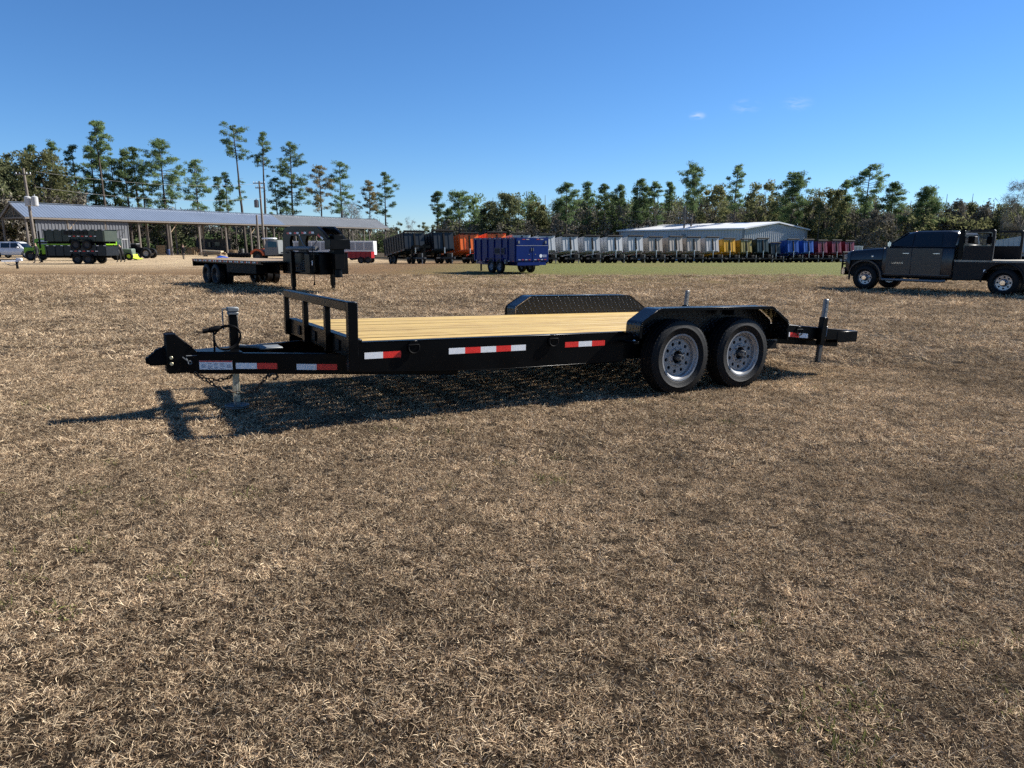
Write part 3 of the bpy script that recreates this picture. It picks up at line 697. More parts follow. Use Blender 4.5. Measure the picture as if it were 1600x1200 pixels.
    for sg in (1, -1):
        tape(3.610, 3.305, .502, .553, 'wr', sg); tape(2.881, 2.130, .505, .556, 'wrwrw', sg); tape(1.709, 1.254, .512, .561, 'rwr', sg)
        tape(-1.203, -1.668, .514, .566, 'wrw', sg, .088)
        for x, dz_ in ((3.20, 0), (1.845, 0), (-1.50, -.02), (.40, 0)):
            if x == .40: continue
            br = MB(); br.box(x - .035, x + .035, sg * (W + .001), sg * (W + .012), .590 + dz_, .635 + dz_); b_ = br.build('tie_down_bracket', BLACK, t, bevel=.003)
            dr_ = MB(); dr_.tube(ring_pts((x, sg * (W + .018), .578 + dz_), .046, 18, 'y', math.pi * 1.0, math.pi * 2.0) + [(x + .044, sg * (W + .016), .60 + dz_), (x - .044, sg * (W + .016), .60 + dz_), (x - .046, sg * (W + .018), .578 + dz_)], .0065, 8); dr_.build('d_ring', BLACKM, b_)
        # rear drop leg in a sleeve
        M = Matrix.Translation((-1.862, sg * (W + .036), .55)) @ Matrix.Rotation(R(-4.5), 4, 'Y')
        sl = MB(); sl.box(-.041, .041, -.032, .032, -.155, .165, 0, M); S = sl.build('drop_leg_sleeve', BLACK, t, bevel=.005)
        lg = MB(); lg.box(-.031, .031, -.024, .024, -.15, .375, 0, M); L_ = lg.build('drop_leg', GALV, S, bevel=.012)
        MB().box(-.030, .030, -.023, .023, -.355, -.1555, 0, M).build('lower_leg', mat('leg_steel', (.075, .07, .062), .5, metal=.4, vary=.3), S, bevel=.006)
        for z in (.23, .28, .33):
            MB().tube([tuple(M @ Vector((.012, -.0281, z))), tuple(M @ Vector((.012, .0281, z)))], .006, 8).build('pin_hole', DARKIN, L_)
        fo = MB(); fo.box(-.07, .07, -.05, .05, -.362, -.356, 0, M); fo.build('drop_leg_foot', BLACKM, L_)
        hn = MB(); hn.tube([tuple(M @ Vector(q)) for q in ((-.05, .0, .06), (-.085, .0, .06), (-.085, .0, -.05), (-.06, 0, -.06))], .006, 6); hn.build('pull_pin', STEEL, S)
    # slide-in ramps under the dovetail
    for sg in (1, -1):
        rp = MB()
        M = Matrix.Translation((-1.20, sg * .82, .455)) @ Matrix.Rotation(R(-4.5), 4, 'Y')
        for yy in (-.17, .17): rp.box(-1.15, 0, yy - .02, yy + .02, -.03, .03, 0, M)
        for k in range(8): rp.box(-1.1 + k * .15, -1.06 + k * .15, -.15, .15, -.02, .02, 0, M)
        rp.build('loading_ramp', BLACK, t, bevel=.003)
    MB().box(-1.20, -1.02, 1.0, 1.06, .46, .475).build('ramp_latch', STEEL, t)
    MB().box(-1.12, -.98, .80, 1.12, .38, .47).build('spring_mount', BLACKM, t)
    return t
LABELM = mat('label_white', (0.80, 0.80, 0.78), 0.4, vary=.04, vscale=60)
LABELRED = mat('label_red', (0.55, 0.05, 0.04), 0.4)
LABELINK = mat('label_ink', (0.16, 0.18, 0.24), 0.5)
trailer()

# ------------------------------------------------------------------ gooseneck flatbed (left of the foreground trailer)
WHEEL_S = {}
def sw(key, *a):
    if key not in WHEEL_S: WHEEL_S[key] = small_wheel_mesh(*a)
    return WHEEL_S[key]
DARKRIM = mat('dark_rim', (0.03, 0.03, 0.032), 0.45, metal=.3)
def put_wheel(parent, mesh, loc):
    o = link('wheel', mesh, parent, loc); o.rotation_euler = (0, rnd.random() * 6, 0); return o
def strip(parent, pts_cols, n, r_=(0.10, 0.05, 0.004), name='reflective_tape'):
    pass
def tape_box(parent, x0, x1, y0, y1, z0, z1, m, name='reflective_tape'):
    return MB().box(x0, x1, y0, y1, z0, z1).build(name, m, parent)

def gooseneck():
    yaw = R(-47)                                   # heads right and towards the camera
    t = thing('gooseneck_trailer', 'black gooseneck flatbed trailer standing behind the left end of the foreground trailer', 'trailer', rotz=yaw)
    fx = Vector((math.cos(yaw), math.sin(yaw), 0)); fl = Vector((-math.sin(yaw), math.cos(yaw), 0))
    # local: x forward, y left (away from the camera), right side (y<0) faces the camera
    nw = Vector((ux(331, 27.0), 27.0, 0)); org = nw + fl * 1.05
    t.location = (org.x, org.y, g(org.x, org.y) + .0)
    WL, Z = 1.22, 0.95
    MB().box(-1.6, 4.6, -WL + .05, WL - .05, Z - .10, Z - .02).build('deck_frame', BLACK, t)
    n = 10; pw = 2 * (WL - .02) / n
    for i in range(n): MB().box(-1.62, 4.6, -WL + .02 + i * pw + .006, -WL + .02 + (i + 1) * pw - .006, Z - .02, Z + .015).build('plank', OLDWOOD, t)
    for sg in (1, -1):
        MB().box(-1.65, 4.62, sg * WL - .02, sg * WL + .02, Z - .075, Z + .02).build('rub_rail', BLACK, t, bevel=.006)
        k = 0; x = -1.55
        while x < 4.4:
            MB().box(x, x + .085, sg * WL + sg * .0205, sg * WL + sg * .0235, Z - .055, Z - .005).build('reflective_tape', WHITE_TAPE if k % 3 else RED_TAPE, t); k += 1; x += .135 if k % 2 else .19
        for xx in (-.45, .45):
            put_wheel(t, sw('g', .40, .22, .26, 'dual_wheel', DARKRIM), (xx, sg * 1.06, .40)); put_wheel(t, sw('g', .40, .22, .26, 'dual_wheel', DARKRIM), (xx, sg * .76, .40))
        MB().prism([(-1.65, Z - .11), (4.6, Z - .11), (4.6, Z - .42), (-.9, Z - .36), (-1.3, Z - .24), (-1.65, Z - .20)], 'y', sg * .62 - .03, sg * .62 + .03).build('main_beam', BLACK, t, bevel=.01)
    MB().box(-1.70, -1.62, -WL, WL, Z - .26, Z + .02).build('rear_bumper', BLACK, t, bevel=.01)
    MB().box(1.5, 4.0, -1.15, -.75, Z - .42, Z - .11).build('side_tool_tray', BLACKM, t, bevel=.01)
    for xx in (-.45, .45): MB().tube([(xx, -.9, .4), (xx, .9, .4)], .06, 10).build('axle', BLACKM, t)
    # neck: two side beams that rise from the deck front, run forward and carry the drop at the coupler
    for sg in (1, -1):
        y0, y1 = (sg * .28 - .05, sg * .28 + .05)
        nk = MB(); nk.prism([(4.25, Z - .40), (4.90, Z - .40), (4.90, 1.62), (5.0, 1.78), (6.75, 1.78), (7.05, 1.70), (7.55, 1.46), (7.55, 1.62), (7.15, 1.90), (6.80, 2.06), (5.0, 2.10), (4.55, 2.02), (4.40, 1.82)], 'y', y0, y1)
        nb = nk.build('neck_beam', BLACK, t, bevel=.01)
        for k in range(4):
            x = 4.72 + k * .52
            for j, m in enumerate((RED_TAPE, WHITE_TAPE)):
                MB().box(x + j * .17, x + j * .17 + .165, *sorted((y0 if sg < 0 else y1, (y0 - .004) if sg < 0 else (y1 + .004))), 1.84, 1.90).build('reflective_tape', m, nb)
        for j, m in enumerate((RED_TAPE, WHITE_TAPE)):
            a = Vector((6.86 + j * .17, sg * .333, 1.80 - j * .065)); b = Vector((7.02 + j * .17, sg * .333, 1.735 - j * .065)); MB().bar(a, b, .005, .06).build('reflective_tape', m, nb)
        # drop leg
        lg = MB(); lg.box(4.92, 5.05, sg * .70 - .065, sg * .70 + .065, .16, 1.30); L_ = lg.build('drop_leg', BLACK, t, bevel=.01)
        MB().box(4.945, 5.025, sg * .70 - .045, sg * .70 + .045, .02, .155).build('leg_foot_tube', BLACKM, L_); MB().box(4.90, 5.07, sg * .70 - .09, sg * .70 + .09, -.005, .018).build('leg_foot', BLACKM, L_)
    for x, z in ((5.0, 1.99), (6.2, 1.97), (4.58, 1.2)): MB().box(x - .06, x + .06, -.23, .23, z - .07, z + .07).build('neck_cross_beam', BLACK, t, bevel=.008)
    # coupler tower at the nose
    MB().box(7.28, 7.66, -.34, .34, 1.36, 1.66).build('nose_beam', BLACK, t, bevel=.01)
    cp = MB(); cp.box(7.28, 7.58, -.17, .17, .75, 1.80); cp.tube([(7.43, 0, .75), (7.43, 0, .50)], [.12, .14], 14); cp.build('gooseneck_coupler', BLACK, t, bevel=.01)
    # tool box between the legs with a lattice guard in front
    tb = MB(); tb.box(4.95, 7.20, -.50, .50, .58, 1.24); B = tb.build('tool_box', BLACK, t, bevel=.015)
    MB().box(4.93, 7.22, -.52, .52, 1.245, 1.27).build('tool_box_lid', BLACKM, B, bevel=.006)
    for x in (5.5, 6.25): MB().box(x, x + .12, -.515, -.502, 1.12, 1.16).build('latch', STEEL, B)
    fr = MB()
    for k in range(9): fr.box(5.55 + k * .12, 5.565 + k * .12, -.525, -.503, .70, .74 + .05 * k)
    for k in range(8): fr.box(5.52 + k * .12 if k else 5.52, 6.56, -.528, -.506, .72 + k * .055, .73 + k * .055)
    tag(fr.build('lattice_guard', mat('grey_lattice', (0.10, 0.10, 0.10), .5, metal=.3), B), kind='stuff')
    MB().box(4.9, 6.9, -.62, -.56, .58, .66).build('neck_sill', BLACK, t, bevel=.008)
    MB().tube([(6.5, -.5, .66), (6.5, -.5, 1.3)], .03, 8).build('grab_rail', BLACKM, t)
    pipe = MB(); pipe.tube([(4.86, -.4, 1.38), (6.9, -.4, 1.38)], .07, 12); pipe.build('roller', mat('grey_pipe', (.12, .12, .12), .5), t)
    MB().box(6.65, 7.0, -.72, -.59, .62, 1.22).build('battery_box', BLACK, t, bevel=.015)
    ch = MB(); ch.tube([(6.3, -.68, 1.80), (6.6, -.70, 1.50), (6.95, -.70, 1.36), (7.25, -.66, 1.5), (7.32, -.6, 1.62)], .016, 6); ch.build('safety_chain', GALV, t)
    cb = MB(); cb.tube([(7.1, -.66, 1.45), (7.14, -.68, 1.0), (7.18, -.69, .55), (7.2, -.70, .40)], .014, 6); cb.tube([(7.2, -.70, .40), (7.2, -.70, .28)], [.014, .035], 8); cb.build('plug_cable', BLACKM, t)
    MB().box(7.02, 7.06, -.665, -.655, .88, 1.02).build('sticker', WHITE_TAPE, t)
    def fit(c_):
        leg = abs(abs(c_.y) - .70) < .1 and 4.89 < c_.x < 5.08 and c_.z < 1.31
        if leg: return Vector((c_.x + .78, c_.y, c_.z))
        return Vector((4.85 + (c_.x - 4.85) * .98, c_.y, c_.z)) if c_.x > 4.85 else c_
    bend(t, fit)
    return t
gooseneck()

# ------------------------------------------------------------------ dump trailers
def paint(name, col, rough=.35):
    return mat(name, col, rough, vary=.10, vscale=1.2, dust=.015, spec=.35)
PROTO = paint('dump_paint', (.3, .3, .3))
def dump_proto(tilt=7.6, high=1.45, gooseneck=False):
    """x forward, bed hinged at the rear and raised a little at the front, bulkhead facing forward"""
    t = thing('dump_trailer', 'x', 'trailer')
    L, Wd = 4.9, 1.03
    M = Matrix.Translation((-2.35, 0, .80)) @ Matrix.Rotation(R(-tilt), 4, 'Y')
    bd = MB()
    bd.box(0, L, -Wd, Wd, 0, .05, 0, M)
    for sg in (1, -1):
        bd.box(0, L, sg * Wd - .02, sg * Wd + .02, 0.051, high, 0, M)
        bd.box(-.02, L + .02, sg * Wd - .05, sg * Wd + .05, high + .001, high + .10, 0, M)
        for k in range(9): bd.box(.1 + k * .58, .18 + k * .58, sg * (Wd + .022), sg * (Wd + .07), .05, high, 0, M) if sg > 0 else bd.box(.1 + k * .58, .18 + k * .58, -Wd - .07, -Wd - .022, .05, high, 0, M)
        bd.box(0, L, sg * Wd - .045, sg * Wd + .045, -.14, -.002, 0, M)
    for k in range(7): bd.box(.3 + k * .7, .38 + k * .7, -Wd + .05, Wd - .05, -.12, -.002, 0, M)
    B = bd.build('bed', PROTO, t)
    fp = MB(); fp.box(L + .021, L + .05, -Wd + .001, Wd - .001, -.02, high + .02, 0, M); FP = fp.build('front_bulkhead', PROTO, B)
    for y in (-.55, .55): MB().box(L + .051, L + .085, y - .03, y + .03, 0, high, 0, M).build('bulkhead_rib', PROTO, FP)
    tb = MB(); tb.box(L - .12, L + .20, -Wd - .10, Wd + .10, high + .105, high + .15, 0, M); tb.tube([tuple(M @ Vector((L + .13, -Wd - .05, high + .20))), tuple(M @ Vector((L + .13, Wd + .05, high + .20)))], .07, 8)
    tb.build('tarp_roller', BLACKM, B)
    for sg in (1, -1):
        for k in range(10): MB().box(.2 + k * .48, .30 + k * .48, sg * (Wd + .046) - .003, sg * (Wd + .046) + .003, -.10, -.05, 0, M).build('reflective_tape', WHITE_TAPE if k % 2 else RED_TAPE, B)
    tg = MB(); tg.box(-.05, -.001, -Wd, Wd, .03, high - .05, 0, M); tg.build('tailgate', PROTO, B)
    hs = MB(); a = M @ Vector((L + .06, 0, high * .96)); b = M @ Vector((L + .10, 0, .1)); hs.bar(a, b, .16, .12); hs.build('ram_housing', BLACKM, t)
    rm = MB(); rm.tube([tuple(b), (b.x + .02, 0, .62)], .055, 10); rm.build('hydraulic_ram', mat('ram_steel', (.55, .55, .54), .25, metal=.7), t)
    ch = MB()
    for sg in (1, -1): ch.box(-2.4, 2.9, sg * .50 - .05, sg * .50 + .05, .50, .70)
    for x in (-2.3, -1, .4, 1.6, 2.84): ch.box(x - .05, x + .05, -.449, .449, .52, .68)
    ch.build('chassis', BLACK, t)
    tn = MB()
    for sg in (1, -1): tn.bar((2.9, sg * .50, .60), (4.35, sg * .06, .60), .08, .16)
    tn.box(2.75, 2.89, -1.0, 1.0, .50, .66); tn.box(4.34, 4.62, -.06, .06, .53, .70); tn.build('tongue', mat('tongue_grey', (.05, .05, .052), .5, metal=.2, vary=.3), t)
    MB().box(3.0, 3.6, -.28, .28, .69, 1.02).build('pump_box', BLACKM, t, bevel=.02)
    jk = MB(); jk.box(4.0, 4.1, -.05, .05, .30, 1.05); jk.box(4.015, 4.085, -.035, .035, .03, .299); jk.box(3.95, 4.15, -.10, .10, 0, .028); jk.build('jack', STEEL, t)
    wm = sw('d', .39, .22, .24, 'wheel', DARKRIM)
    for x in (-.9, -.02):
        for sg in (1, -1): put_wheel(t, wm, (x, sg * .98, .385))
    for sg in (1, -1):
        f_ = MB(); f_.prism([(-1.42, .62), (-1.28, .80), (.36, .80), (.50, .62), (.52, .62), (.37, .815), (-1.29, .815), (-1.44, .62)], 'y', sg * .83 if sg > 0 else -1.16, 1.16 if sg > 0 else -.83); f_.build('fender', BLACKM, t)
    if gooseneck:
        for sg in (1, -1):
            nk = MB(); nk.prism([(2.75, .66), (3.05, .66), (3.05, 1.45), (3.3, 1.62), (4.6, 1.62), (4.6, 1.80), (3.2, 1.80), (2.75, 1.55)], 'y', sg * .50 - .06, sg * .50 + .06); nk.build('neck_beam', BLACK, t)
        cp = MB(); cp.box(4.45, 4.62, -.57, .57, 1.55, 1.75); cp.box(4.46, 4.62, -.08, .08, .72, 1.9); cp.build('gooseneck_coupler', BLACK, t)
        for sg in (1, -1):
            lg = MB(); lg.box(3.1, 3.22, sg * .62 - .06, sg * .62 + .06, .02, 1.5); lg.build('drop_leg', BLACK, t)
    return t
ROWP0, ROWD = Vector((11.5, 80.0)), Vector((2.58, 1.54))
COLS = {'black': (.006, .009, .013), 'orange': (.85, .15, .02), 'silver grey': (.40, .41, .425), 'pale grey': (.44, .445, .45), 'taupe grey': (.34, .30, .26), 'light grey': (.40, .385, .38),
        'yellow': (.50, .26, .006), 'mustard': (.20, .155, .03), 'dark green': (.015, .028, .025), 'deep black': (.008, .012, .013), 'blue': (.008, .055, .26), 'maroon': (.13, .010, .020)}
row = [(-8, 'black', 'black dump trailer with raised bed at the left end of the long row'), (-7, 'black', 'black dump trailer standing next to the first orange one'),
       (-6, 'orange', 'orange dump trailer beside the black ones, behind the blue trailer'), (-5, 'orange', 'second orange dump trailer, mostly hidden behind the blue trailer'),
       (-4, 'silver grey', 'silver grey dump trailer peeping out above the blue trailer'), (-3, 'silver grey', 'silver grey dump trailer at the right edge of the blue trailer'),
       (-2, 'silver grey', 'silver grey dump trailer, second to the right of the blue trailer'), (-1, 'silver grey', 'silver grey dump trailer, third to the right of the blue trailer'),
       (0, 'pale grey', 'pale grey dump trailer, fourth to the right of the blue trailer'), (1, 'pale grey', 'pale grey dump trailer at the left end of the metal warehouse'),
       (2, 'taupe grey', 'taupe grey dump trailer, leftmost of the three taupe ones'), (3, 'taupe grey', 'taupe grey dump trailer, middle one of three in the row'),
       (4, 'taupe grey', 'taupe grey dump trailer, rightmost of the three taupe ones'), (5, 'light grey', 'light grey dump trailer standing left of the yellow one'),
       (6, 'yellow', 'bright yellow dump trailer in the row before the metal warehouse'), (7, 'mustard', 'mustard dump trailer standing right of the bright yellow one'),
       (8, 'dark green', 'dark green dump trailer between the mustard and the black ones'), (9, 'deep black', 'low black dump trailer left of the two blue ones'),
       (10, 'blue', 'blue dump trailer, left one of the two in the row'), (11, 'blue', 'blue dump trailer standing next to the maroon ones'),
       (12, 'maroon', 'maroon dump trailer standing beside the blue ones'), (13, 'maroon', 'maroon dump trailer, middle one of three'), (14, 'maroon', 'maroon dump trailer at the right end of the row')]
dumpA = dump_proto(); dumpG = dump_proto(gooseneck=True)
used = set()
def place_dump(proto, x, y, rz, col, label, zs=1.0, group='dump trailers parked in a row'):
    if proto.name not in used: used.add(proto.name); o = proto
    else: o = copy_tree(proto)
    o.location = (x, y, g(x, y)); o.rotation_euler = (0, 0, rz); o.scale = (zs, zs, zs)
    tag(o, label, 'trailer', group)
    recolour(o, 'dump_', paint('dump_' + col.replace(' ', '_'), COLS[col]))
    return o
rowang = math.atan2(-.859, .513)
for n_, col, label in row:
    p = ROWP0 + ROWD * n_
    cx, cy = p.x - .513 * 2.6, p.y + .859 * 2.6         # the row line runs through the bulkheads
    place_dump(dumpG if n_ == -8 else dumpA, cx, cy, rowang + rnd.uniform(-.045, .045), col, label, {9: .86, -8: 1.03, -7: 1.05}.get(n_, 1.0) * rnd.uniform(.955, 1.025))
# pale trailers parked behind the pickup at the right edge
for i, (u, Y, lab) in enumerate(((1588, 60, 'grey dump trailer with raised bed behind the pickup flatbed'), (1632, 58, 'grey dump trailer cut by the right edge of the photo'))):
    place_dump(dumpA, ux(u, Y), Y, R(-75), 'pale grey', lab, .80, 'grey trailers behind the pickup')

def emblem(parent, verts, m, name='emblem'):
    return MB().add(verts, [(0, 1, 2)], 0).build(name, m, parent)

# the blue trailer in front of the row
def blue_trailer():
    DW, DR = mat('faded_white_tape', (.34, .34, .36), .5), mat('faded_red_tape', (.30, .03, .03), .5)
    BL = mat('royal_blue', (.002, .016, .115), .3, vary=.1, vscale=1.2, spec=.2)
    ax = R(180 - 57)                                    # its tongue end points left and away
    rw = Vector((ux(776, 38.9), 38.9)); d = Vector((math.cos(ax), math.sin(ax))); lft = Vector((-d.y, d.x))   # lft: towards the camera-left side
    org = rw - lft * .95
    t = thing('blue_dump_trailer', 'royal blue dump trailer standing alone on the field before the row', 'trailer', (org.x, org.y, g(org.x, org.y)), ax)
    L0, L1, Wd, Z0, Z1 = -1.95, 2.25, 1.0, .62, 1.78
    bd = MB(); bd.box(L0, L1, -Wd, Wd, Z0, Z0 + .06)
    for sg in (1, -1):
        bd.box(L0, L1, sg * Wd - .02, sg * Wd + .02, Z0 + .061, Z1)
        bd.box(L0 - .02, L1 + .02, sg * Wd - .06, sg * Wd + .06, Z1 + .001, Z1 + .09)
    bd.box(L1 + .001, L1 + .04, -Wd, Wd, Z0, Z1 + .05)
    B = bd.build('bed', BL, t)
    for sg in (1, -1):
        for x in (L0 + .06, L0 + .75, L0 + 1.35, L0 + 2.1, L0 + 2.8, L0 + 3.5, L1 - .08):
            MB().box(x - .05, x + .05, sg * (Wd + .05) - .028, sg * (Wd + .05) + .028, Z0, Z1).build('side_post', BL, B)
        MB().box(L0 + 1.0, L0 + 2.0, sg * (Wd + .045) - .02, sg * (Wd + .045) + .02, Z0 + .38, Z0 + .72).build('name_panel', mat('navy_panel', (.004, .010, .06), .4), B)
        for k in range(6): MB().box(L0 + 1.08 + k * .15, L0 + 1.18 + k * .15, sg * (Wd + .068) - .004, sg * (Wd + .068) + .004, Z0 + .42, Z0 + .68).build('panel_slot', DARKIN, B)
        for k in range(16):
            x = L0 + .05 + k * .26; MB().box(x, x + .12, sg * (Wd + .0625) - .003, sg * (Wd + .0625) + .003, Z1 + .02, Z1 + .07).build('reflective_tape', DW if k % 2 else DR, B)
        for k in range(10):
            if 2 < k < 6: continue
            x = L0 + .05 + k * .42; MB().box(x, x + .14, sg * (Wd + .082) - .003, sg * (Wd + .082) + .003, Z0 + .01, Z0 + .06).build('reflective_tape', DW if k % 2 else DR, B)
    # rear doors: upper flap and two doors
    for sg in (1, -1):
        D = MB().box(L0 - .05, L0 - .005, sg * .505 - .49, sg * .505 + .49, Z0 + .06, Z1 - .34).build('rear_door', BL, t, bevel=.008)
        MB().box(L0 - .075, L0 - .052, sg * .06 - .015, sg * .06 + .015, Z0 + .55, Z0 + .72).build('door_latch', GALV, D)
        for k in range(4): MB().box(L0 - .056, L0 - .0515, sg * .5 - .40 + k * .21, sg * .5 - .26 + k * .21, Z0 + .09, Z0 + .13).build('reflective_tape', DW if k % 2 else DR, D)
        MB().box(L0 - .06, L0 - .051, sg * .2 - .03, sg * .2 + .03, Z1 - .8, Z1 - .76).build('handle', GALV, D)
    U = MB().box(L0 - .05, L0 - .005, -.995, .995, Z1 - .32, Z1 + .08).build('upper_gate', BL, t, bevel=.008)
    MB().box(L0 - .055, L0 - .0515, -.99, .99, Z1 - .335, Z1 - .318).build('gate_edge', DW, U)
    for y in (-.85, .85): MB().box(L0 - .08, L0 - .052, y - .05, y + .05, Z1 - .22, Z1 - .08).build('gate_hinge', GALV, U)
    for k, y in enumerate((-.70, -.45, .2, .45)): MB().box(L0 - .056, L0 - .0515, y, y + .18, Z1 - .03, Z1 + .01).build('reflective_tape', DR if k % 2 else DW, U)
    # round emblem with a word mark beside it on the right-hand door
    em = MB(); em.tube([(L0 - .0515, -.55, Z0 + .30), (L0 - .0545, -.55, Z0 + .30)], .09, 18); em.build('emblem', WHITEP, t)
    for k in range(3): MB().box(L0 - .0545, L0 - .0515, -.92, -.68 + .02 * k, Z0 + .24 + k * .045, Z0 + .265 + k * .045).build('emblem_bar', mat('pale_blue_print', (.35, .4, .55), .4), t)
    ch = MB()
    for sg in (1, -1): ch.box(L0, L1 + .1, sg * .45 - .05, sg * .45 + .05, .40, .60)
    ch.build('chassis', BL, t)
    tn = MB()
    for sg in (1, -1): tn.bar((L1, sg * .45, .48), (L1 + 1.2, sg * .05, .48), .08, .14)
    tn.box(L1 + 1.18, L1 + 1.4, -.05, .05, .43, .53); tn.build('tongue', BL, t)
    MB().box(L1 + .15, L1 + .6, -.26, .26, .56, .90).build('pump_box', BL, t, bevel=.02)
    MB().box(L1 + .98, L1 + 1.06, -.04, .04, .0, .95).build('jack', BLACKM, t)
    wm = sw('b', .36, .21, .22, 'wheel', mat('blue_grey_rim', (.10, .12, .16), .4, metal=.5))
    for x in (-.42, .42):
        for sg in (1, -1): put_wheel(t, wm, (x, sg * .98, .355))
    for sg in (1, -1):
        f_ = MB(); f_.prism([(-1.0, .52), (-.86, .78), (.86, .78), (1.0, .52), (1.02, .52), (.87, .795), (-.87, .795), (-1.02, .52)], 'y', .86 if sg > 0 else -1.12, 1.12 if sg > 0 else -.86); f_.build('fender', BL, t)
        MB().box(-1.16, -1.03, sg * 1.06 - .06, sg * 1.06 + .06, .52, .74).build('fender_step', GALV, t)
    MB().box(L0 - .04, L0 + .05, -.9, .9, .44, .60).build('rear_bumper', BL, t)
    return t
blue_trailer()

# ------------------------------------------------------------------ pickup with a flatbed (right)
TRUCKP = mat('charcoal_metallic', (.016, .0172, .021), .25, vary=.1, vscale=2, coat=.15, spec=.40)
FLATB = mat('brown_black_steel', (.011, .0085, .008), .5, vary=.35, vscale=3, dust=.05, spec=.25)
def arc(cx, cz, r, a0, a1, n=10):
    return [(cx + r * math.cos(R(a0 + (a1 - a0) * k / n)), cz + r * math.sin(R(a0 + (a1 - a0) * k / n))) for k in range(n + 1)]
def text_mesh(txt, size, depth, m, name):
    cu = bpy.data.curves.new(name, 'FONT'); cu.body = txt; cu.size = size; cu.extrude = depth; cu.align_x = 'CENTER'; cu.align_y = 'CENTER'; cu.space_character = 1.25
    ob = bpy.data.objects.new(name, cu); C.objects.link(ob)
    bpy.context.view_layer.update()
    me = bpy.data.meshes.new_from_object(ob.evaluated_get(bpy.context.evaluated_depsgraph_get()))
    bpy.data.objects.remove(ob); me.name = name; me.materials.clear(); me.materials.append(m); return me
def loft_sides(mb, sections, mi=0):
    """sections: list of closed loops with equal count along x"""
    n = len(sections[0]); o = len(mb.v)
    for s_ in sections: mb.v.extend(s_)
    for i in range(len(sections) - 1):
        for k in range(n):
            k2 = (k + 1) % n; mb.f.append((o + i * n + k, o + i * n + k2, o + (i + 1) * n + k2, o + (i + 1) * n + k)); mb.m.append(mi)
    mb.f.append(tuple(o + k for k in range(n))); mb.m.append(mi)
    mb.f.append(tuple(o + (len(sections) - 1) * n + k for k in range(n - 1, -1, -1))); mb.m.append(mi)
def pickup():
    f_ = Vector((ux(1354, 24.3), 24.3)); r_ = Vector((ux(1577, 20.95), 20.95))
    d = (f_ - r_).normalized(); lft = Vector((-d.y, d.x)); yaw = math.atan2(d.y, d.x)
    near = 1 if lft.y < 0 else -1
    # the left side faces the camera: wheels' outer face lies on the measured line
    org = r_ - lft * 1.0 * near
    t = thing('pickup_truck', 'charcoal crew cab pickup with brown black flatbed at the right edge', 'pickup', (org.x, org.y, g(org.x, org.y)), yaw)
    WB = (f_ - r_).length                                      # rear axle x=0, front axle x=WB
    Hh = .94                                                    # half width of the body
    # lower body: hood, doors, cut round the front wheel
    def sect(x, zb, zs, zt, ws, wt):                            # half widths at sill, belt
        return [(x, -wt * .92, zt), (x, -wt, zt - .06), (x, -ws, zs), (x, -ws, (zs + zb) / 2), (x, -ws * .96, zb), (x, ws * .96, zb), (x, ws, (zs + zb) / 2), (x, ws, zs), (x, wt, zt - .06), (x, wt * .92, zt)]
    lb = MB()
    loft_sides(lb, [sect(WB + 1.00, .70, .95, 1.20, .80, .70), sect(WB + .90, .62, .98, 1.29, .90, .84), sect(WB + .62, .60, 1.0, 1.34, .97, .90), sect(WB + .585, .99, 1.02, 1.345, .97, .90)])
    loft_sides(lb, [sect(WB + .5849, .99, 1.02, 1.345, .97, .90), sect(WB - .10, .99, 1.06, 1.40, .97, .92), sect(WB - .545, .99, 1.06, 1.44, .96, .92)])
    loft_sides(lb, [sect(WB - .5451, .52, 1.06, 1.44, .96, .92), sect(WB - .75, .48, 1.06, 1.47, .95, .93), sect(WB - 1.9, .48, 1.06, 1.47, .95, .93), sect(WB - 2.90, .48, 1.06, 1.47, .95, .93)])
    body = lb.build('body', TRUCKP, t, bevel=.02, seg=1, smooth=24)
    MB().box(-1.3, WB - 3.0, -1.05, 1.05, .78, 1.017).build('bed_frame', DARKIN, t)
    for sg in (1, -1):
        # wheel-arch flare
        fl = MB(); o_ = arc(WB, .42, .60, -8, 188, 16); i_ = arc(WB, .42, .53, 188, -8, 16); fl.prism(o_ + i_, 'y', sg * .93 if sg > 0 else -1.02, 1.02 if sg > 0 else -.93); fl.build('wheel_arch', TRUCKP, body, bevel=.012)
    MB().box(WB - .55, WB + .58, -.86, .86, .45, .99).build('wheel_well', DARKIN, t)
    # cab
    def cs(x, zb, zt, wb, wt): return [(x, -wb, zb), (x, -wt, zt - .05), (x, -wt * .88, zt), (x, wt * .88, zt), (x, wt, zt - .05), (x, wb, zb)]
    cb = MB(); loft_sides(cb, [cs(WB - .72, 1.46, 1.50, .90, .88), cs(WB - 1.42, 1.46, 1.93, .92, .74), cs(WB - 1.70, 1.46, 1.985, .92, .735), cs(WB - 2.6, 1.46, 1.985, .92, .735), cs(WB - 2.83, 1.46, 1.95, .92, .74), cs(WB - 2.895, 1.46, 1.88, .92, .74)])
    cab = cb.build('cab', TRUCKP, t, bevel=.018, seg=2, smooth=50)
    # glass: windscreen, side windows each slightly proud of the pillars
    def gl(poly3, name='side_window', par=cab, m=GLASS, off=(0, 0, 0)):
        o = Vector(off); p = [Vector(q) for q in poly3]; nrm = (p[1] - p[0]).cross(p[2] - p[0]).normalized() * .006
        n = len(p); mb = MB(); mb.add([q + o + nrm for q in p] + [q + o - nrm for q in p], [tuple(range(n)), tuple(range(2 * n - 1, n - 1, -1))] + [(i, (i + 1) % n, n + (i + 1) % n, n + i) for i in range(n)]); return mb.build(name, m, par)
    wy = lambda z: .92 + (.735 - .92) * (z - 1.46) / (1.935 - 1.46)
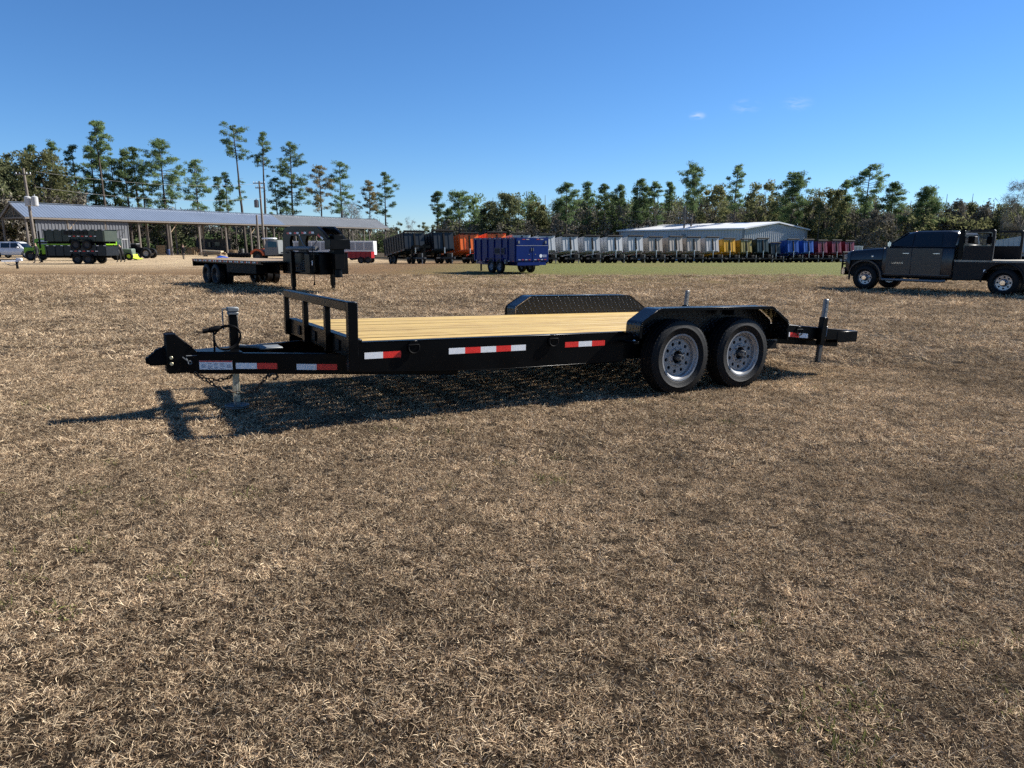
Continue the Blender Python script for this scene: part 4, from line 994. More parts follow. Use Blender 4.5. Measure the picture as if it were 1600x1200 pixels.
    for sg in (1, -1):
        def q(x, z): return (x, sg * (wy(z) + .010), z)
        gl([q(WB - .98, 1.50), q(WB - 1.40, 1.86), q(WB - 1.62, 1.895), q(WB - 1.64, 1.50)], 'front_side_window')
        gl([q(WB - 1.71, 1.50), q(WB - 1.69, 1.895), q(WB - 2.46, 1.89), q(WB - 2.52, 1.50)], 'rear_side_window')
        # doors: proud panels with handles
        for x0, x1, nm in ((WB - 1.66, WB - .80, 'front_door'), (WB - 2.58, WB - 1.67, 'rear_door')):
            dr = MB(); dr.box(x0, x1, *sorted((sg * .945, sg * .957)), .56, 1.43); D = dr.build(nm, TRUCKP, t, bevel=.006)
            MB().box(x0 + .06, x0 + .27, *sorted((sg * .958, sg * .985)), 1.24, 1.275).build('door_handle', CHROME, D, bevel=.008)
        MB().box(WB - 2.85, WB - .62, *sorted((sg * .955, sg * .962)), .545, .575).build('side_moulding', mat('grey_trim', (.05, .05, .052), .4), t)
        mr = MB(); mr.box(WB - 1.08, WB - .98, *sorted((sg * 1.02, sg * 1.20)), 1.46, 1.66); Mi = mr.build('mirror', CHROME, t, bevel=.04, seg=2); MB().box(WB - 1.05, WB - .98, *sorted((sg * .90, sg * 1.03)), 1.48, 1.53).build('mirror_arm', BLACKM, Mi)
        st = MB(); st.tube([(WB - .62, sg * 1.0, .40), (WB - .75, sg * 1.06, .38), (WB - 2.65, sg * 1.06, .38), (WB - 2.76, sg * 1.0, .40)], .045, 10); st.build('running_board', mat('board_grey', (.17, .17, .17), .35, metal=.6), t)
        hl = MB(); hl.box(WB + .80, WB + .965, *sorted((sg * .60, sg * .90)), .96, 1.20); hl.build('headlight', mat('headlight', (.35, .37, .4), .1, metal=.5), t, bevel=.04, seg=2)
        sc = MB(); sc.box(WB - .25, WB - .18, *sorted((sg * .94, sg * .965)), 1.12, 1.18); sc.build('fender_badge', CHROME, t, bevel=.01)
    wsx = [(WB - .80, .80, 1.52), (WB - 1.40, .66, 1.915), (WB - 1.40, -.66, 1.915), (WB - .80, -.80, 1.52)]
    gl([(x + .03, y, z + .025) for x, y, z in wsx], 'windscreen')
    gl([(WB - 2.91, .70, 1.52), (WB - 2.905, .62, 1.85), (WB - 2.905, -.62, 1.85), (WB - 2.91, -.70, 1.52)], 'rear_window')
    for k, y in enumerate((-.5, -.25, 0, .25, .5)): MB().box(WB - 1.56, WB - 1.46, y - .05, y + .05, 1.95, 1.985).build('roof_marker_light', AMBER, cab, bevel=.01)
    hd = MB(); hd.box(WB - .55, WB + .5, -.35, .35, 1.365, 1.43); hd.build('hood_scoop', TRUCKP, body, bevel=.03, seg=2)
    # bumper, grille, grille guard
    MB().box(WB + .93, WB + 1.10, -.95, .95, .48, .74).build('front_bumper', CHROME, t, bevel=.05, seg=2)
    MB().box(WB + .98, WB + 1.04, -.58, .58, .78, 1.18).build('grille', DARKIN, t, bevel=.02)
    gd = MB()
    for y in (-.82, -.35, .35, .82): gd.bar((WB + 1.17, y, .50), (WB + 1.14, y, 1.28), .07, .05)
    for z in (.62, .85, 1.05, 1.27): gd.tube([(WB + 1.16, -.86, z), (WB + 1.16, .86, z)], .03, 8)
    gd.build('grille_guard', BLACKM, t)
    me = text_mesh('LARAMIE', .075, .003, CHROME, 'door_badge')
    o = link('door_badge', me, t); o.location = (WB - 1.05, near * .962, .92); o.rotation_euler = (math.pi / 2, 0, math.pi if near > 0 else 0)
    # flatbed
    x1, x0 = WB - 2.98, -1.35; BW = 1.16
    dk = MB(); dk.box(x0, x1, -BW, BW, 1.02, 1.075); dk.build('flatbed_deck', mat('worn_deck', (.30, .27, .21), .6, vary=.3, vscale=4), t)
    for sg in (1, -1):
        sk = MB(); poly = [(x1, 1.018), (x0, 1.018), (x0, .56), (-.60, .56)] + arc(0, .41, .545, 168, 10, 14) + [(.60, .48), (x1, .42)]
        sk.prism(poly, 'y', *sorted((sg * (BW - .05), sg * (BW + .003)))); S = sk.build('skirt', FLATB, t, bevel=.008)
        fl = MB(); fl.prism(arc(0, .41, .585, 0, 180, 16) + arc(0, .41, .54, 180, 0, 16), 'y', *sorted((sg * BW, sg * (BW + .05)))); fl.build('wheel_arch', FLATB, S, bevel=.01)
        MB().box(x1 - .75, x1 - .67, *sorted((sg * (BW + .004), sg * (BW + .008))), .70, .78).build('sticker', WHITE_TAPE, S)
        MB().tube([(x1 - .02, sg * (BW - .2), .78), (x1 + .02, sg * (BW - .2), .78)], .05, 12).build('fuel_cap', STEEL, S)
    MB().box(-.62, .62, -.58, .58, .40, 1.015).build('wheel_well', DARKIN, t)
    # headache rack: frame, lower plate, mesh window, lamps
    hr = MB()
    for y in (-1.0, 1.0): hr.box(x1 - .12, x1 - .02, y - .05, y + .05, 1.076, 1.97)
    hr.box(x1 - .12, x1 - .02, -.949, .949, 1.90, 1.97); hr.box(x1 - .12, x1 - .02, -.949, .949, 1.48, 1.54); HR = hr.build('headache_rack', BLACK, t, bevel=.01)
    for sg in (1, -1):
        sp = MB(); sp.prism([(x1 - .13, 1.076), (x1 - .85, 1.076), (x1 - .85, 1.96), (x1 - .80, 1.99), (x1 - .28, 1.99), (x1 - .20, 1.92), (x1 - .30, 1.92), (x1 - .74, 1.92), (x1 - .78, 1.88), (x1 - .78, 1.50), (x1 - .16, 1.50)], 'y', *sorted((sg * 1.06, sg * 1.13)))
        sp.build('side_guard', FLATB, HR, bevel=.008)
    ms = MB()
    for k in range(26): ms.box(x1 - .078, x1 - .070, -.94 + k * .075, -.93 + k * .075, 1.541, 1.899)
    for k in range(7): ms.box(x1 - .075, x1 - .067, -.948, .948, 1.56 + k * .05, 1.567 + k * .05)
    tag(ms.build('mesh_screen', mat('screen_grey', (.12, .12, .12), .5, metal=.5), HR), kind='stuff')
    MB().box(x1 - .10, x1 - .04, -.948, .948, 1.08, 1.479).build('rack_plate', FLATB, HR)
    for y in (-.7, .7): MB().box(x1 - .26, x1 - .125, y - .12, y + .12, 1.58, 1.80).build('work_lamp', BLACKM, HR, bevel=.02)
    # wheels
    wm = sw('p', .41, .235, .27, 'truck_wheel', mat('alloy', (.34, .34, .35), .28, metal=.8))
    def big(loc, sd):
        o = link('wheel', wm, t, loc)
        tm = MB(); tm.tube([(0, sd * .05, 0), (0, sd * .15, 0)], [.10, .07], 12); tm.build('hub_cap', CHROME, o)
        for k in range(8):
            a = 2 * math.pi * k / 8; MB().tube([(.165 * math.cos(a), sd * .036, .165 * math.sin(a)), (.165 * math.cos(a), sd * .048, .165 * math.sin(a))], .026, 10).build('rim_hole', DARKIN, o)
    for sg in (1, -1):
        big((WB, sg * .84, .41), sg); big((0, sg * 1.0, .41), sg); link('wheel', wm, t, (0, sg * .70, .41))
    for x in (0, WB): MB().tube([(x, -.75, .41), (x, .75, .41)], .07, 10).build('axle', BLACKM, t)
    MB().box(-1.2, WB + .9, -.42, .42, .42, .62).build('chassis', BLACKM, t)
    MB().box(WB - 2.6, WB - 1.9, -.8, -.45, .38, .50).build('fuel_tank', BLACKM, t)
    MB().box(WB - 2.6, WB - 1.9, .45, .8, .38, .50).build('exhaust_box', BLACKM, t)
    cf = lambda x: .20 * min(1, max(0, (x - .8) / .5)) * min(1, max(0, (WB - .60 - x) / .3))
    bend(t, lambda c_: Vector((cf(c_.x) + (WB + .45 + (c_.x - WB - .45) * .60 if c_.x > WB + .45 else c_.x), c_.y, c_.z * .975 if c_.z > 1.0 else c_.z)))
    return t
pickup()

# ------------------------------------------------------------------ pole shed on the left
ROOFA = corrugated('blue_silver_roof', (.155, .19, .25), 'x', rough=.38, metal=.25)
ROOFB = corrugated('grey_roof', (.15, .158, .165), 'x', rough=.45, metal=.25)
SIDING = corrugated('grey_siding', (.095, .10, .112), 'x', rough=.5, metal=.2)
def shed():
    A = Vector((ux(46, 90), 90.0)); B = Vector((ux(604, 150), 150.0))           # near eave, left end to right end
    d = (B - A).normalized(); L = (B - A).length; yaw = math.atan2(d.y, d.x)
    t = thing('pole_shed', 'long open pole shed with corrugated metal roof along the tree line', 'shed', (A.x, A.y, 0), yaw)
    def zg(x, y): p = A + d * x + Vector((-d.y, d.x)) * y; return g(p.x, p.y)
    # local x along the eave, y away from the camera (width), eave height
    W, EZ, RZ = 5.6, 5.02, 6.75
    n = 110; pit = L / n; split = .60
    def corr(x0, x1, sgn):
        """ribbed sheet: trapezoid profile along x, sloping in y"""
        mb = MB(); k = max(1, int(round((x1 - x0) / .42))); p = (x1 - x0) / k; prof = []
        for i in range(k): prof += [(x0 + i * p, 0.0), (x0 + i * p + p * .66, 0.0), (x0 + i * p + p * .74, .03), (x0 + i * p + p * .92, .03)]
        prof.append((x1, 0.0))
        y0, z0, y1, z1 = (-.5, EZ - .10, W / 2, RZ) if sgn > 0 else (W + .5, EZ - .10, W / 2, RZ)
        vs = [(x, y0, z0 + h_) for x, h_ in prof] + [(x, y1, z1 + h_) for x, h_ in prof]; m = len(prof)
        mb.add(vs, [(i, i + 1, m + i + 1, m + i) for i in range(m - 1)])
        return mb
    xs_ = [-.4, L * .2, L * .4, L * split]
    for sgn in (1, -1):
        for i in range(3): corr(xs_[i] + (.0 if i == 0 else .01), xs_[i + 1], sgn).build('roof_sheet', ROOFA, t, smooth=0)
        for a, b in ((L * split + .01, L * .8), (L * .8 + .01, L + .4)): corr(a, b, sgn).build('roof_sheet', ROOFB, t, smooth=0)
    MB().box(-.4, L + .4, W / 2 - .15, W / 2 + .15, RZ + .05, RZ + .10).build('ridge_cap', ROOFA, t)
    for y in (-.45, W + .45): MB().box(-.35, L + .35, y - .04, y + .04, EZ - .32, EZ - .12).build('eave_beam', GREYWOOD, t)
    k = 0; x = 0.0
    while x <= L + .1:
        for y in (0, W):
            zb = zg(x, y)
            MB().tube([(x, y, zb - .1), (x + rnd.uniform(-.1, .1), y, EZ - .12)], [.16, .13], 8).build('post', GREYWOOD, t)
        tr = MB(); tr.bar((x, 0, EZ - .16), (x, W, EZ - .16), .08, .16); tr.bar((x, 0, EZ - .05), (x, W / 2, RZ - .12), .08, .14); tr.bar((x, W, EZ - .05), (x, W / 2, RZ - .12), .08, .14); tr.bar((x, W / 2, EZ - .1), (x, W / 2, RZ - .15), .08, .10)
        tr.build('truss', GREYWOOD, t)
        if k % 3 == 1: MB().bar((x + .1, -.02, 3.4), (x + 1.3, -.02, EZ - .25), .06, .10).build('brace', OLDWOOD, t)
        k += 1; x += 4.9
    # closed bay at the left end with ribbed siding
    sd = MB(); x = 1.0; k = 0
    prof = []
    while x < 13.0: prof += [(x, 0), (x + .20, 0), (x + .26, -.06), (x + .36, -.06)]; x += .42
    vs = [(a, b - .02, .9) for a, b in prof] + [(a, b - .02, EZ - .4) for a, b in prof]; m = len(prof); sd.add(vs, [(i, i + 1, m + i + 1, m + i) for i in range(m - 1)])
    sd.build('siding', SIDING, t, smooth=0)
    # left gable: open truss end with a dark infill board
    MB().bar((-.3, 0, EZ - .1), (-.3, W / 2, RZ - .1), .05, .25).build('barge_board', GREYWOOD, t); MB().bar((-.3, W, EZ - .1), (-.3, W / 2, RZ - .1), .05, .25).build('barge_board', GREYWOOD, t)
    MB().bar((L + .3, 0, EZ - .1), (L + .3, W / 2, RZ - .1), .05, .25).build('barge_board', GREYWOOD, t); MB().bar((L + .3, W, EZ - .1), (L + .3, W / 2, RZ - .1), .05, .25).build('barge_board', GREYWOOD, t)
    return t
shed()

# ------------------------------------------------------------------ metal warehouse behind the row
def warehouse():
    P1 = Vector((ux(1160, 118), 118.0)); P0 = Vector((ux(968, 137), 137.0)); P2 = Vector((ux(1258, 128), 128.0))
    t = thing('metal_warehouse', 'grey ribbed metal warehouse with low white roof behind the trailer row', 'warehouse')
    z0 = g(P1.x, P1.y) - .1; EZ, RZ = z0 + 5.35, z0 + 6.35
    m1 = corrugated('pale_siding', (.42, .44, .46), 'x', rough=.5, metal=.15); m2 = corrugated('white_roof', (.75, .76, .77), 'x', rough=.35, metal=.1)
    P3 = P0 + (P2 - P1); Pm = (P1 + P2) / 2; Pn = (P0 + P3) / 2
    def ribbed(a, b, top_a, top_b, name, mid=None):
        L = (b - a).length; k = int(L / .55); mb = MB(); dv = (b - a) / L; nr = Vector((dv.y, -dv.x)); prof = []
        for i in range(k):
            s0 = i * L / k
            for q, h_ in ((0, 0), (.6, 0), (.7, .10), (.9, .10)): prof.append((s0 + q * L / k, h_))
        prof.append((L, 0)); lo = []; hi = []
        for s_, h_ in prof:
            p = a + dv * s_ + nr * h_; f = s_ / L
            zt = top_a + (top_b - top_a) * f if mid is None else (EZ + (RZ - EZ) * (1 - abs(f - .5) * 2))
            lo.append((p.x, p.y, z0)); hi.append((p.x, p.y, zt))
        m = len(lo); mb.add(lo + hi, [(i, i + 1, m + i + 1, m + i) for i in range(m - 1)]); return mb.build(name, m1, t, smooth=0)
    ribbed(P0, P1, EZ, EZ, 'side_wall'); ribbed(P1, P2, EZ, EZ, 'gable_wall', mid=1); ribbed(P2, P3, EZ, EZ, 'side_wall'); ribbed(P3, P0, EZ, EZ, 'gable_wall', mid=1)
    dv = (P1 - P0).normalized() * .5; q = (P2 - P1).normalized() * .4
    for a, b, c_, e in ((P0 - dv - q, P1 + dv - q, Pm + dv, Pn - dv), (P3 - dv + q, P2 + dv + q, Pm + dv, Pn - dv)):
        mb = MB(); vs = [(a.x, a.y, EZ - .05), (b.x, b.y, EZ - .05), (c_.x, c_.y, RZ + .08), (e.x, e.y, RZ + .08)]
        mb.add(vs + [(x, y, z + .22) for x, y, z in vs], [(3, 2, 1, 0), (4, 5, 6, 7), (0, 1, 5, 4), (1, 2, 6, 5), (2, 3, 7, 6), (3, 0, 4, 7)]); mb.build('roof', m2, t, smooth=0)
    for p in (P1, P0, P2): MB().box(p.x - .15, p.x + .15, p.y - .18, p.y - .04, z0, EZ).build('corner_trim', mat('trim_dark', (.2, .21, .22), .5), t)
    pv = P0 + (P1 - P0) * .55; MB().box(pv.x - .3, pv.x + .3, pv.y - .5, pv.y - .2, EZ - 1.2, EZ - .7).build('wall_vent', mat('trim_dark', (.2, .21, .22), .5), t)
    return t
warehouse()

# ------------------------------------------------------------------ utility poles and wires
def pole(u, vtop, Y, label, lean=0.0, arms=(), cans=()):
    x = ux(u, Y); zb = g(x, Y); top = at(u, vtop, Y).z
    t = thing('utility_pole', label, 'pole', (x, Y, zb))
    h = top - zb
    MB().tube([(0, 0, -.2), (lean * .5, 0, h * .5), (lean, 0, h)], [.20, .17, .13], 10).build('mast', GREYWOOD, t)
    for z, w in arms:
        a = MB().box(lean * z / h - w, lean * z / h + w, -.20, -.10, z - .07, z + .07).build('cross_arm', GREYWOOD, t)
        for k in (-1, -.5, .5, 1): MB().tube([(lean * z / h + k * w * .92, -.15, z + .07), (lean * z / h + k * w * .92, -.15, z + .25)], .05, 8).build('insulator', WHITEP, a)
    for dx, z, m in cans:
        c_ = MB(); c_.tube([(dx, -.1, z), (dx, -.1, z + .06), (dx, -.1, z + 1.05), (dx, -.1, z + 1.15)], [.26, .34, .34, .20], 14); c_.tube([(dx, -.1, z + 1.15), (dx, -.1, z + 1.35)], .05, 6); c_.build('transformer', m, t)
    return t
TRGREY = mat('transformer_grey', (.36, .365, .37), .45)
pole(56, 263, 86, 'wooden utility pole with two pale transformer cans before the shed', -.35, ((9.6, .9),), ((-.02 - .2, 6.0, TRGREY), (.62, 6.0, TRGREY)))
pole(413, 283, 112, 'wooden utility pole with a dark transformer rising above the shed roof', -.15, ((10.8, .9), (10.1, .6)), ((-.75, 7.2, mat('transformer_dark', (.10, .10, .11), .5)),))
pole(404, 336, 111, 'short bare post left of the taller utility pole at the shed', 0)
pole(1067, 322, 128, 'utility pole hidden among the trees left of the warehouse', .1, ((7.2, 1.2),))
def wire(label, a, b, sag, name='power_line'):
    pts = [Vector(a).lerp(Vector(b), k / 16) - Vector((0, 0, sag * 4 * (k / 16) * (1 - k / 16))) for k in range(17)]
    tag(MB().tube(pts, .013, 5).build(name, mat('wire', (.25, .25, .25), .4, metal=.5), None), label, 'wire')
wire('upper power line running left from the pole among the trees', at(1067, 331, 128), at(690, 316, 175), .6)
wire('lower power line running left from the pole among the trees', at(1060, 345, 128), at(690, 331, 175), .6)
wire('power line strung between the two poles of the shed', at(56, 268, 86), at(412, 287, 112), .8)
wire('cable strung below the power line between the poles of the shed', at(56, 292, 86), at(412, 310, 112), .8)

# ------------------------------------------------------------------ trees
def shed_back(u):
    """depth just behind the shed in the direction of picture column u"""
    k = (u - 800) / F_PX; ax, bx = ux(46, 90), ux(604, 150); f = (k * 90 - ax) / ((bx - ax) - k * 60); return 90 + 60 * np.clip(f, -.4, 1.1) + 21
def leaf_mat(name, cols, trans=.42):
    m = bpy.data.materials.new(name); m.use_nodes = True; nt = m.node_tree; nt.nodes.clear()
    out = nd(nt, 'ShaderNodeOutputMaterial'); d = nd(nt, 'ShaderNodeBsdfDiffuse'); t = nd(nt, 'ShaderNodeBsdfTranslucent'); mx = nd(nt, 'ShaderNodeMixShader'); mx.inputs[0].default_value = trans
    ge = nd(nt, 'ShaderNodeNewGeometry'); oi = nd(nt, 'ShaderNodeObjectInfo'); cr = nd(nt, 'ShaderNodeValToRGB'); e = cr.color_ramp.elements
    while len(e) < len(cols): e.new(.5)
    for i, (el, c_) in enumerate(zip(e, cols)): el.position = i / (len(cols) - 1); el.color = (*c_, 1)
    nz = nd(nt, 'ShaderNodeTexNoise'); setin(nz, Scale=.35, Detail=3.0); nt.links.new(ge.outputs['Position'], nz.inputs['Vector'])
    a1 = nd(nt, 'ShaderNodeMath', operation='MULTIPLY_ADD'); a1.inputs[1].default_value = .55; nt.links.new(ge.outputs['Random Per Island'], a1.inputs[0])
    mr = nd(nt, 'ShaderNodeMapRange'); setin(mr, From_Min=.3, From_Max=.7); mr.inputs['To Max'].default_value = .45; nt.links.new(nz.outputs['Fac'], mr.inputs['Value']); nt.links.new(mr.outputs[0], a1.inputs[2])
    nt.links.new(a1.outputs[0], cr.inputs['Fac'])
    hv = nd(nt, 'ShaderNodeHueSaturation'); m2 = nd(nt, 'ShaderNodeMapRange'); m2.inputs['To Min'].default_value = .8; m2.inputs['To Max'].default_value = 1.2
    nt.links.new(oi.outputs['Random'], m2.inputs['Value']); nt.links.new(m2.outputs[0], hv.inputs['Value']); nt.links.new(cr.outputs[0], hv.inputs['Color'])
    nt.links.new(hv.outputs[0], d.inputs['Color']); nt.links.new(hv.outputs[0], t.inputs['Color'])
    nt.links.new(d.outputs[0], mx.inputs[1]); nt.links.new(t.outputs[0], mx.inputs[2]); nt.links.new(mx.outputs[0], out.inputs['Surface'])
    return m
NEEDLE = leaf_mat('pine_needles', [(0.057, 0.088, 0.044), (0.128, 0.185, 0.081), (0.249, 0.316, 0.138)])
NEEDLE_R = leaf_mat('rusty_needles', [(0.088, 0.096, 0.048), (0.203, 0.185, 0.088), (0.423, 0.290, 0.138)])
OAKLEAF = leaf_mat('oak_leaves', [(0.057, 0.070, 0.038), (0.135, 0.149, 0.076), (0.238, 0.246, 0.135)])
OLIVE = leaf_mat('olive_leaves', [(0.071, 0.079, 0.035), (0.159, 0.165, 0.076), (0.277, 0.270, 0.135)])
TWIG = leaf_mat('bare_twigs', [(0.120, 0.107, 0.091), (0.238, 0.215, 0.183), (0.450, 0.412, 0.349)], .05)
BRUSH = leaf_mat('brown_brush', [(0.071, 0.067, 0.054), (0.167, 0.152, 0.121), (0.326, 0.293, 0.238)], .15)
BARK = mat('pine_bark', (.060, .046, .036), .9, vary=.35, vscale=2.5, bump=.5, bscale=6)
PALEB = mat('pale_bark', (.15, .13, .105), .9, vary=.3, vscale=2.5)
def leaves(rg, cen, rad, per, size, flat=.7, slim=.35):
    """random small triangles filling ellipsoids round the clump centres"""
    cen = np.asarray(cen, float); rad = np.asarray(rad, float); n = len(cen) * per
    c_ = np.repeat(cen, per, 0); r_ = np.repeat(rad, per)[:, None]
    dv = rg.normal(size=(n, 3)); dv /= np.linalg.norm(dv, axis=1, keepdims=True); rr = rg.random((n, 1)) ** .55
    p = c_ + dv * rr * r_ * np.array([1, 1, flat])
    a = rg.normal(size=(n, 3)) + dv * .6; a /= np.linalg.norm(a, axis=1, keepdims=True)
    b = np.cross(a, rg.normal(size=(n, 3))); b /= np.linalg.norm(b, axis=1, keepdims=True)
    s_ = size * (.6 + .8 * rg.random((n, 1)))
    V = np.stack([p - a * s_ * .5 - b * s_ * slim * .5, p + a * s_ * .6, p - a * s_ * .4 + b * s_ * slim], 1).reshape(-1, 3)
    return V
def tri_mesh(name, V, m):
    return np_mesh(name, V, np.arange(len(V)).reshape(-1, 3), [m])
def pine(label, u, vtop, Y, crown_w, crown_base, seed, lean=0.0, dense=1.0, leafm=None, shape='round', lop=0.0, tufts=(), group=None, name='pine_tree', per=56, bark=None):
    """u, vtop: where the top stands; crown_w in px; crown_base: fraction of the height without foliage"""
    rs = random.Random(seed); rg_ = np.random.default_rng(seed)
    if u < 625: Y = float(shed_back(u)) + (Y - 112) * .5
    x = ux(u, Y); zb = g(x, Y) - .2; H = at(u, vtop, Y).z - zb; px = Y / F_PX
    t = thing(name, label, 'tree', (x, Y, zb), 0, group)
    Rc = crown_w * px * .5; r0 = .018 * H * .6 + .05
    wob = [rs.uniform(-.12, .12) for _ in range(6)]
    def axis_pt(f): return Vector((lean * (f - 1) + wob[int(f * 5)] * f * (1 - f) * 2, 0.2 * wob[int(f * 4)], f * H))
    tk = MB(); tk.tube([axis_pt(k / 8) for k in range(9)], [r0 * (1 - .80 * (k / 8)) for k in range(9)], 7)
    cen, rad = [], []
    nb = int((26 + 34 * (1 - crown_base)) * dense * rs.uniform(.62, 1.05))
    for i in range(nb):
        f = crown_base + (1 - crown_base) * (i + rs.random() * .8) / nb; q = (f - crown_base) / (1 - crown_base)
        prof = {'round': math.sin(math.pi * min(1, .16 + .84 * q)) ** .7 if q < .55 else math.cos((q - .5) * math.pi * .92) ** .8,
                'cone': (1 - q) ** .6 * min(1, .45 + q * 3), 'flat': min(1, .35 + q * 1.2) * (1 if q < .8 else .75), 'oval': math.sin(math.pi * (.10 + .85 * q)) ** .6}[shape]
        a = rs.uniform(0, 2 * math.pi); Lb = Rc * prof * rs.uniform(.45, 1.05) * (1 + lop * math.cos(a)); rise = rs.uniform(-.05, .45)
        p0 = axis_pt(f * .98); d = Vector((math.cos(a), math.sin(a), rise)); p1 = p0 + d * Lb
        tk.tube([p0, p0 + d * Lb * .5 + Vector((0, 0, -.04 * Lb)), p1], [r0 * .20, r0 * .13, .02], 4)
        for _ in range(2 + int(Lb > 1.4) + int(Lb > 2.4)):
            w = rs.uniform(.45, 1.05); c_ = p0 + d * Lb * w; cen.append((c_.x + rs.uniform(-.3, .3), c_.y + rs.uniform(-.3, .3), c_.z + rs.uniform(-.1, .4))); rad.append(rs.uniform(.40, .90) * (.6 + .5 * min(1, Rc / 2.8)))
    tp = axis_pt(1.0)
    for _ in range(4): cen.append((tp.x + rs.uniform(-.4, .4), tp.y + rs.uniform(-.4, .4), tp.z - rs.uniform(.1, .8))); rad.append(rs.uniform(.35, .6))
    for du, v_, w in tufts:                      # separate lower clumps
        z = at(u, v_, Y).z - zb; a = 0 if du > 0 else math.pi; p0 = axis_pt(max(.05, z / H - .03)); c_ = Vector((lean * (z / H - 1) + du * px, rs.uniform(-.5, .5), z)); tk.tube([p0, c_], [r0 * .2, .02], 4)
        for _ in range(int(3 + w * px * 1.6)): cen.append((c_.x + rs.uniform(-.5, .5) * w * px, c_.y + rs.uniform(-.4, .4) * w * px, c_.z + rs.uniform(-.35, .35) * w * px)); rad.append(rs.uniform(.4, .7))
    for k in range(5):                           # dead stubs on the bare trunk
        f = rs.uniform(.25, max(.3, crown_base)); a = rs.uniform(0, 6.28); L_ = rs.uniform(.4, 1.3); p0 = axis_pt(f); tk.tube([p0, p0 + Vector((math.cos(a) * L_, math.sin(a) * L_, rs.uniform(-.2, .3) * L_))], [r0 * .16, .012], 3)
    tk.build('trunk', bark or BARK, t)
    link('crown', tri_mesh('crown', leaves(rg_, cen, rad, per, .33, .58, .20), leafm or NEEDLE), t)
    return t
def broad(label, u, vtop, Y, crown_w, seed, leafm, base=.22, per=60, name='broadleaf_tree', bare=False, n_cl=None, group=None):
    rs = random.Random(seed); rg_ = np.random.default_rng(seed)
    if u < 600: Y = float(shed_back(u)) + (Y - 114) * .5
    x = ux(u, Y); zb = g(x, Y) - .2; H = at(u, vtop, Y).z - zb; px = Y / F_PX; Rc = crown_w * px * .5
    t = thing(name, label, 'tree', (x, Y, zb), 0, group)
    tk = MB(); r0 = .02 * H; tk.tube([(0, 0, 0), (rs.uniform(-.2, .2), 0, H * .3), (rs.uniform(-.3, .3), 0, H * .55)], [r0, r0 * .8, r0 * .5], 7)
    cen, rad = [], []; tips = []
    for i in range(9):
        a = 2 * math.pi * i / 9 + rs.uniform(-.3, .3); f = rs.uniform(base, .5); p0 = Vector((0, 0, H * f)); e = rs.uniform(.2, 1.2); L_ = Rc * rs.uniform(.6, .95)
        p1 = p0 + Vector((math.cos(a) * L_ * math.cos(e) * 1.1, math.sin(a) * L_ * math.cos(e) * 1.1, min(H * .93 - p0.z, L_ * math.sin(e) * 1.6 + H * .12)))
        pm = p0.lerp(p1, .5) + Vector((0, 0, -.05 * L_)); tk.tube([p0, pm, p1], [r0 * .42, r0 * .26, r0 * .08], 5); tips.append((pm, p1))
        for _ in range(3):
            q = pm.lerp(p1, rs.random()); e2 = q + Vector((rs.uniform(-1, 1), rs.uniform(-1, 1), rs.uniform(.1, 1.0))) * Rc * .4; tk.tube([q, e2], [r0 * .14, .015], 4); tips.append((q, e2))
    n = n_cl or int(40 + Rc * 15)
    for i in range(n):
        a = rs.uniform(0, 6.28); q = rs.random(); zz = base + (1 - base) * q; rr = Rc * (math.sin(math.pi * (.14 + .78 * q)) ** .55) * rs.uniform(.35, 1.0) ** .6
        cen.append((math.cos(a) * rr, math.sin(a) * rr, H * zz - .4)); rad.append(rs.uniform(.5, 1.15) * (.6 + .12 * Rc))
    tk.build('trunk', PALEB if bare else BARK, t)
    if bare:
        V = leaves(rg_, cen, rad, per, 1.1, .9, .022)
    else: V = leaves(rg_, cen, rad, int(per * 1.5), .33, .85, .42)
    link('crown', tri_mesh('crown', V, leafm), t)
    return t
P = pine
GL, GR = 'pines above the shed roof', 'trees behind the trailer row'
# --- left, from the picture's edge to the gap
broad('dense dark oak at the far left edge of the trees', 8, 246, 118, 74, 1, OAKLEAF, group='dense trees at the far left')
broad('dense olive oak right of the pole with transformers', 78, 238, 116, 84, 2, OLIVE, group='dense trees at the far left')
broad('dark oak between the left edge and the pole with transformers', 42, 237, 124, 66, 3, OAKLEAF, group='dense trees at the far left')
P('pine top showing over the dense oaks at far left', 66, 226, 130, 26, .55, 11, group=GL)
P('pine with a small dark crown rising behind the olive oak', 98, 221, 128, 34, .5, 12, group=GL)
P('slim pine with a long loose crown right of the olive oak', 129, 228, 118, 34, .30, 13, shape='oval', group=GL)
P('tallest pine at left, thin lopsided crown high above the shed', 167, 188, 114, 34, .80, 14, lean=-.6, dense=.75, lop=.5, tufts=((14, 214, 16), (10, 232, 14), (-14, 243, 26), (16, 236, 14)), group=GL)
P('dark bushy pine standing behind the tallest left pine', 157, 228, 122, 44, .40, 15, dense=1.5, group=GL)
P('dark wide pine right of the tallest left pine', 187, 246, 124, 52, .35, 16, dense=1.5, group=GL)
P('slender pine with open crown, left one of a close pair', 207, 234, 116, 38, .55, 17, group=GL)
P('slender pine with open crown, right one of a close pair', 222, 229, 121, 26, .50, 18, group=GL)
P('thin small pine between the close pair and the wide pine', 232, 262, 112, 24, .35, 19, dense=.8, group=GL)
P('wide branching pine with a broad rounded crown above the shed', 263, 217, 112, 62, .42, 20, dense=1.25, tufts=((26, 262, 26), (-22, 268, 22), (-26, 238, 20)), group=GL)
P('mid-size pine just right of the wide branching pine', 314, 249, 114, 40, .38, 21, tufts=((-24, 292, 30), (14, 300, 22)), group=GL)
P('thin sparse small pine, left one of two beside the tall bare-trunk pine', 348, 276, 118, 26, .35, 22, dense=.7, group=GL)
P('thin sparse small pine touching the tall bare-trunk pine', 360, 270, 122, 26, .30, 23, dense=.7, group=GL)
